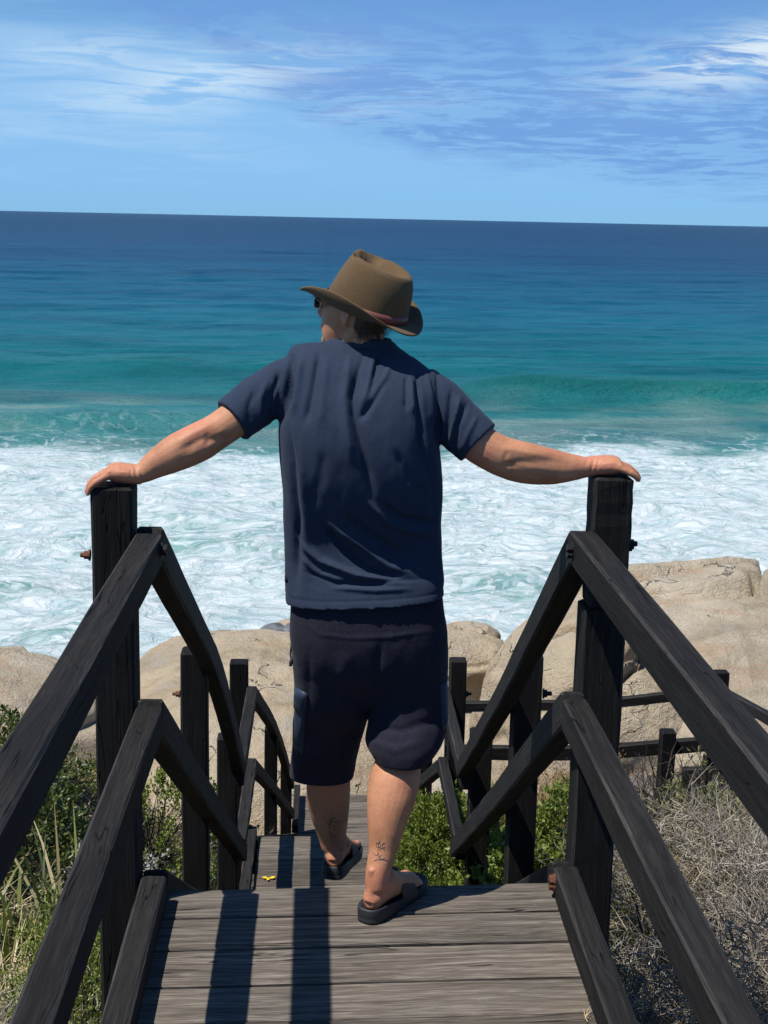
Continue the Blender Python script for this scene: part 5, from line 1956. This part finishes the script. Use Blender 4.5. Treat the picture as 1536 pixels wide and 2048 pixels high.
tuft('dry_grass', 'wide spray of dead straw between the two near left rails', -0.95, 4.5, 260, 0.50, 0.0055, M_STRAW, 71, 0.95, 0.22, group='dry grass tufts')
tuft('dry_grass', 'tawny dead grass leaning on the dark shrub at left', -1.45, 5.6, 220, 0.55, 0.006, M_STRAW, 72, 0.9, 0.25, group='dry grass tufts')
shrub('shrub', 'low green sprigs growing through the grey twigs at right', 1.75, 5.3, 0.60, 0.8, 0.66, 260, 28, 0.032, 0.010, M_LEAF3, 73, base=-1.05, spread=0.8, cl=0.14, group='green bushes on the right of the stairs')
twiggy('dead_bush', 'thin grey twigs lying in the lower left corner', -1.00, 3.75, 0.42, 0.5, 0.22, 420, M_TWIG, 49, 0.0016, 0.08, lie=0.4)
# right of the stairs
GR_ = 'green bushes on the right of the stairs'
shrub('shrub', 'dense bright green cushion bush spilling onto the small landing', 0.76, 8.00, 0.36, 0.66, 0.64, 900, 60, 0.032, 0.0105, M_LEAF2, 51, base=-2.25, spread=0.8, cl=0.10, group=GR_)
shrub('shrub', 'leafy green bush between the right stair posts', 1.22, 7.0, 0.48, 0.65, 0.84, 700, 40, 0.036, 0.020, M_LEAF2, 52, base=-2.0, group=GR_)
shrub('shrub', 'low green bush at the foot of the right stair flight', 1.00, 5.6, 0.32, 0.7, 0.42, 460, 40, 0.032, 0.016, M_LEAF, 53, base=-1.75, group=GR_)
shrub('shrub', 'green bush behind the far right stair posts', 1.15, 8.7, 0.5, 0.5, 0.72, 480, 40, 0.034, 0.014, M_LEAF2, 54, base=-2.62, group=GR_)
shrub('heath_bush', 'russet brown heath bush behind the near right post', 1.55, 7.9, 0.45, 0.5, 0.80, 420, 36, 0.032, 0.0048, M_RUSSET, 55, base=-2.15, spread=0.7, cl=0.14)
shrub('shrub', 'green and twiggy shrub in front of the boardwalk post', 2.0, 7.4, 0.42, 0.5, 0.62, 240, 30, 0.032, 0.012, M_LEAF2, 56, base=-1.95, group=GR_)
shrub('shrub', 'blue green bush beside the boardwalk post', 2.55, 8.7, 0.40, 0.45, 0.72, 240, 30, 0.028, 0.012, M_BLUE, 57, base=-2.55, group=GR_)
shrub('heath_bush', 'russet and straw heath hiding the start of the boardwalk', 1.62, 9.05, 0.52, 0.35, 0.75, 380, 34, 0.032, 0.0050, M_RUSSET, 66, base=-2.8, spread=0.7, cl=0.14)
shrub('heath_bush', 'straw and green heath along the inner side of the near right rail', 1.60, 6.2, 0.42, 0.7, 0.42, 260, 34, 0.035, 0.006, M_LEAF3, 58, base=-1.5, spread=0.7, cl=0.14)
tuft('dry_grass', 'russet grass stalks standing before the far boardwalk rail', 1.25, 9.0, 60, 0.75, 0.010, M_RUSSET, 59, 0.35, 0.10, group='dry grass tufts', base=-2.7)
GD = 'grey dead bushes on the right'
twiggy('dead_bush', 'dark bare twiggy bush in front of the boardwalk railing', 1.85, 6.3, 0.60, 0.55, 0.50, 520, M_TWIG2, 61, 0.0042, 0.15, base=-1.35, leafy=(500, 0.03, 0.010, M_LEAF3), group=GD)
twiggy('dead_bush', 'big tangle of pale grey dead twigs beside the right railing', 1.62, 4.9, 0.62, 0.95, 0.62, 3000, M_TWIG, 62, 0.0023, 0.10, base=-1.02, group=GD, lie=0.25)
twiggy('dead_bush', 'pale grey dead twigs filling the lower right corner', 1.50, 3.7, 0.55, 0.70, 0.50, 2300, M_TWIG, 63, 0.0021, 0.09, base=-0.72, group=GD, lie=0.3)
twiggy('dead_bush', 'grey dead bush at the right edge below the boardwalk', 2.35, 5.7, 0.60, 0.75, 0.70, 1700, M_TWIG, 64, 0.0026, 0.11, base=-1.25, group=GD, lie=0.2)
twiggy('dead_bush', 'brownish twigs between the two lower right rails', 0.98, 4.2, 0.24, 0.75, 0.34, 750, M_TWIG, 65, 0.0019, 0.08, base=-0.98, group=GD, lie=0.3)
g = Geo()
rr = random.Random(9)
p0 = Vector((1.02, 4.55, -1.15))
g.tube([p0, p0 + Vector((0.02, -0.12, 0.22)), p0 + Vector((-0.05, -0.05, 0.42)), p0 + Vector((-0.12, 0.1, 0.60)), p0 + Vector((-0.10, 0.3, 0.72))], [0.020, 0.017, 0.013, 0.009, 0.005], 8, (0, 1, 0), 4)
g.tube([p0 + Vector((0.02, -0.12, 0.22)), p0 + Vector((0.12, -0.02, 0.40)), p0 + Vector((0.10, 0.08, 0.58))], [0.012, 0.009, 0.004], 7, (0, 1, 0), 3)
tag(g.obj('bare_branch', M_TWIG2, None, True), 'crooked dark bare branch behind the lowest right rail', 'branch')

# ------------------------------------------------------------------ small things
g = Geo()
c = atz(537, 1757, -2.055)
for k, (a, l, w) in enumerate(((0.15, 0.045, 0.013), (3.0, 0.040, 0.012), (4.6, 0.034, 0.011))):
    d = Vector((math.cos(a), math.sin(a), 0.10))
    s = Vector((-math.sin(a), math.cos(a), 0)) * w
    z0 = Vector((0, 0, 0.004))
    g.add([c + z0, c + d * l * 0.55 + s + z0, c + d * l + z0, c + d * l * 0.55 - s + z0, c + Vector((0, 0, 0.001)), c + d * l * 0.55 + s, c + d * l + Vector((0, 0, 0.001)), c + d * l * 0.55 - s],
          [(0, 1, 2, 3), (7, 6, 5, 4), (0, 4, 5, 1), (1, 5, 6, 2), (2, 6, 7, 3), (3, 7, 4, 0)])
tag(g.obj('petal', M_PETAL), 'bright yellow fallen petal on the small landing left of the man\'s foot', 'petal')


def sprig(px, py, z, n, L, seed, label):
    rng = random.Random(seed)
    g = Geo()
    c = atz(px, py, z)
    for k in range(n):
        a = rng.uniform(0, 6.28)
        d = Vector((math.cos(a) * 0.6, math.sin(a) * 0.6, rng.uniform(0.2, 1.0))).normalized()
        l = L * rng.uniform(0.6, 1.2)
        g.tube([c, c + d * l * 0.5, c + d * l + Vector((0, 0, -0.004))], [0.0013, 0.0011, 0.0005], 5, (0.3, 1, 0))
    tag(g.obj('straw_sprig', M_STRAW), label, 'straw', 'bits of straw on the planks')


sprig(1170, 2036, 0.004, 7, 0.028, 1, 'short straw sprig in the plank gap by the right bottom rail')
sprig(1178, 1994, 0.004, 4, 0.040, 2, 'thin straw leaning on the right bottom rail')
sprig(539, 1668, -2.05, 8, 0.07, 3, 'dry straw sprig at the left back edge of the small landing')
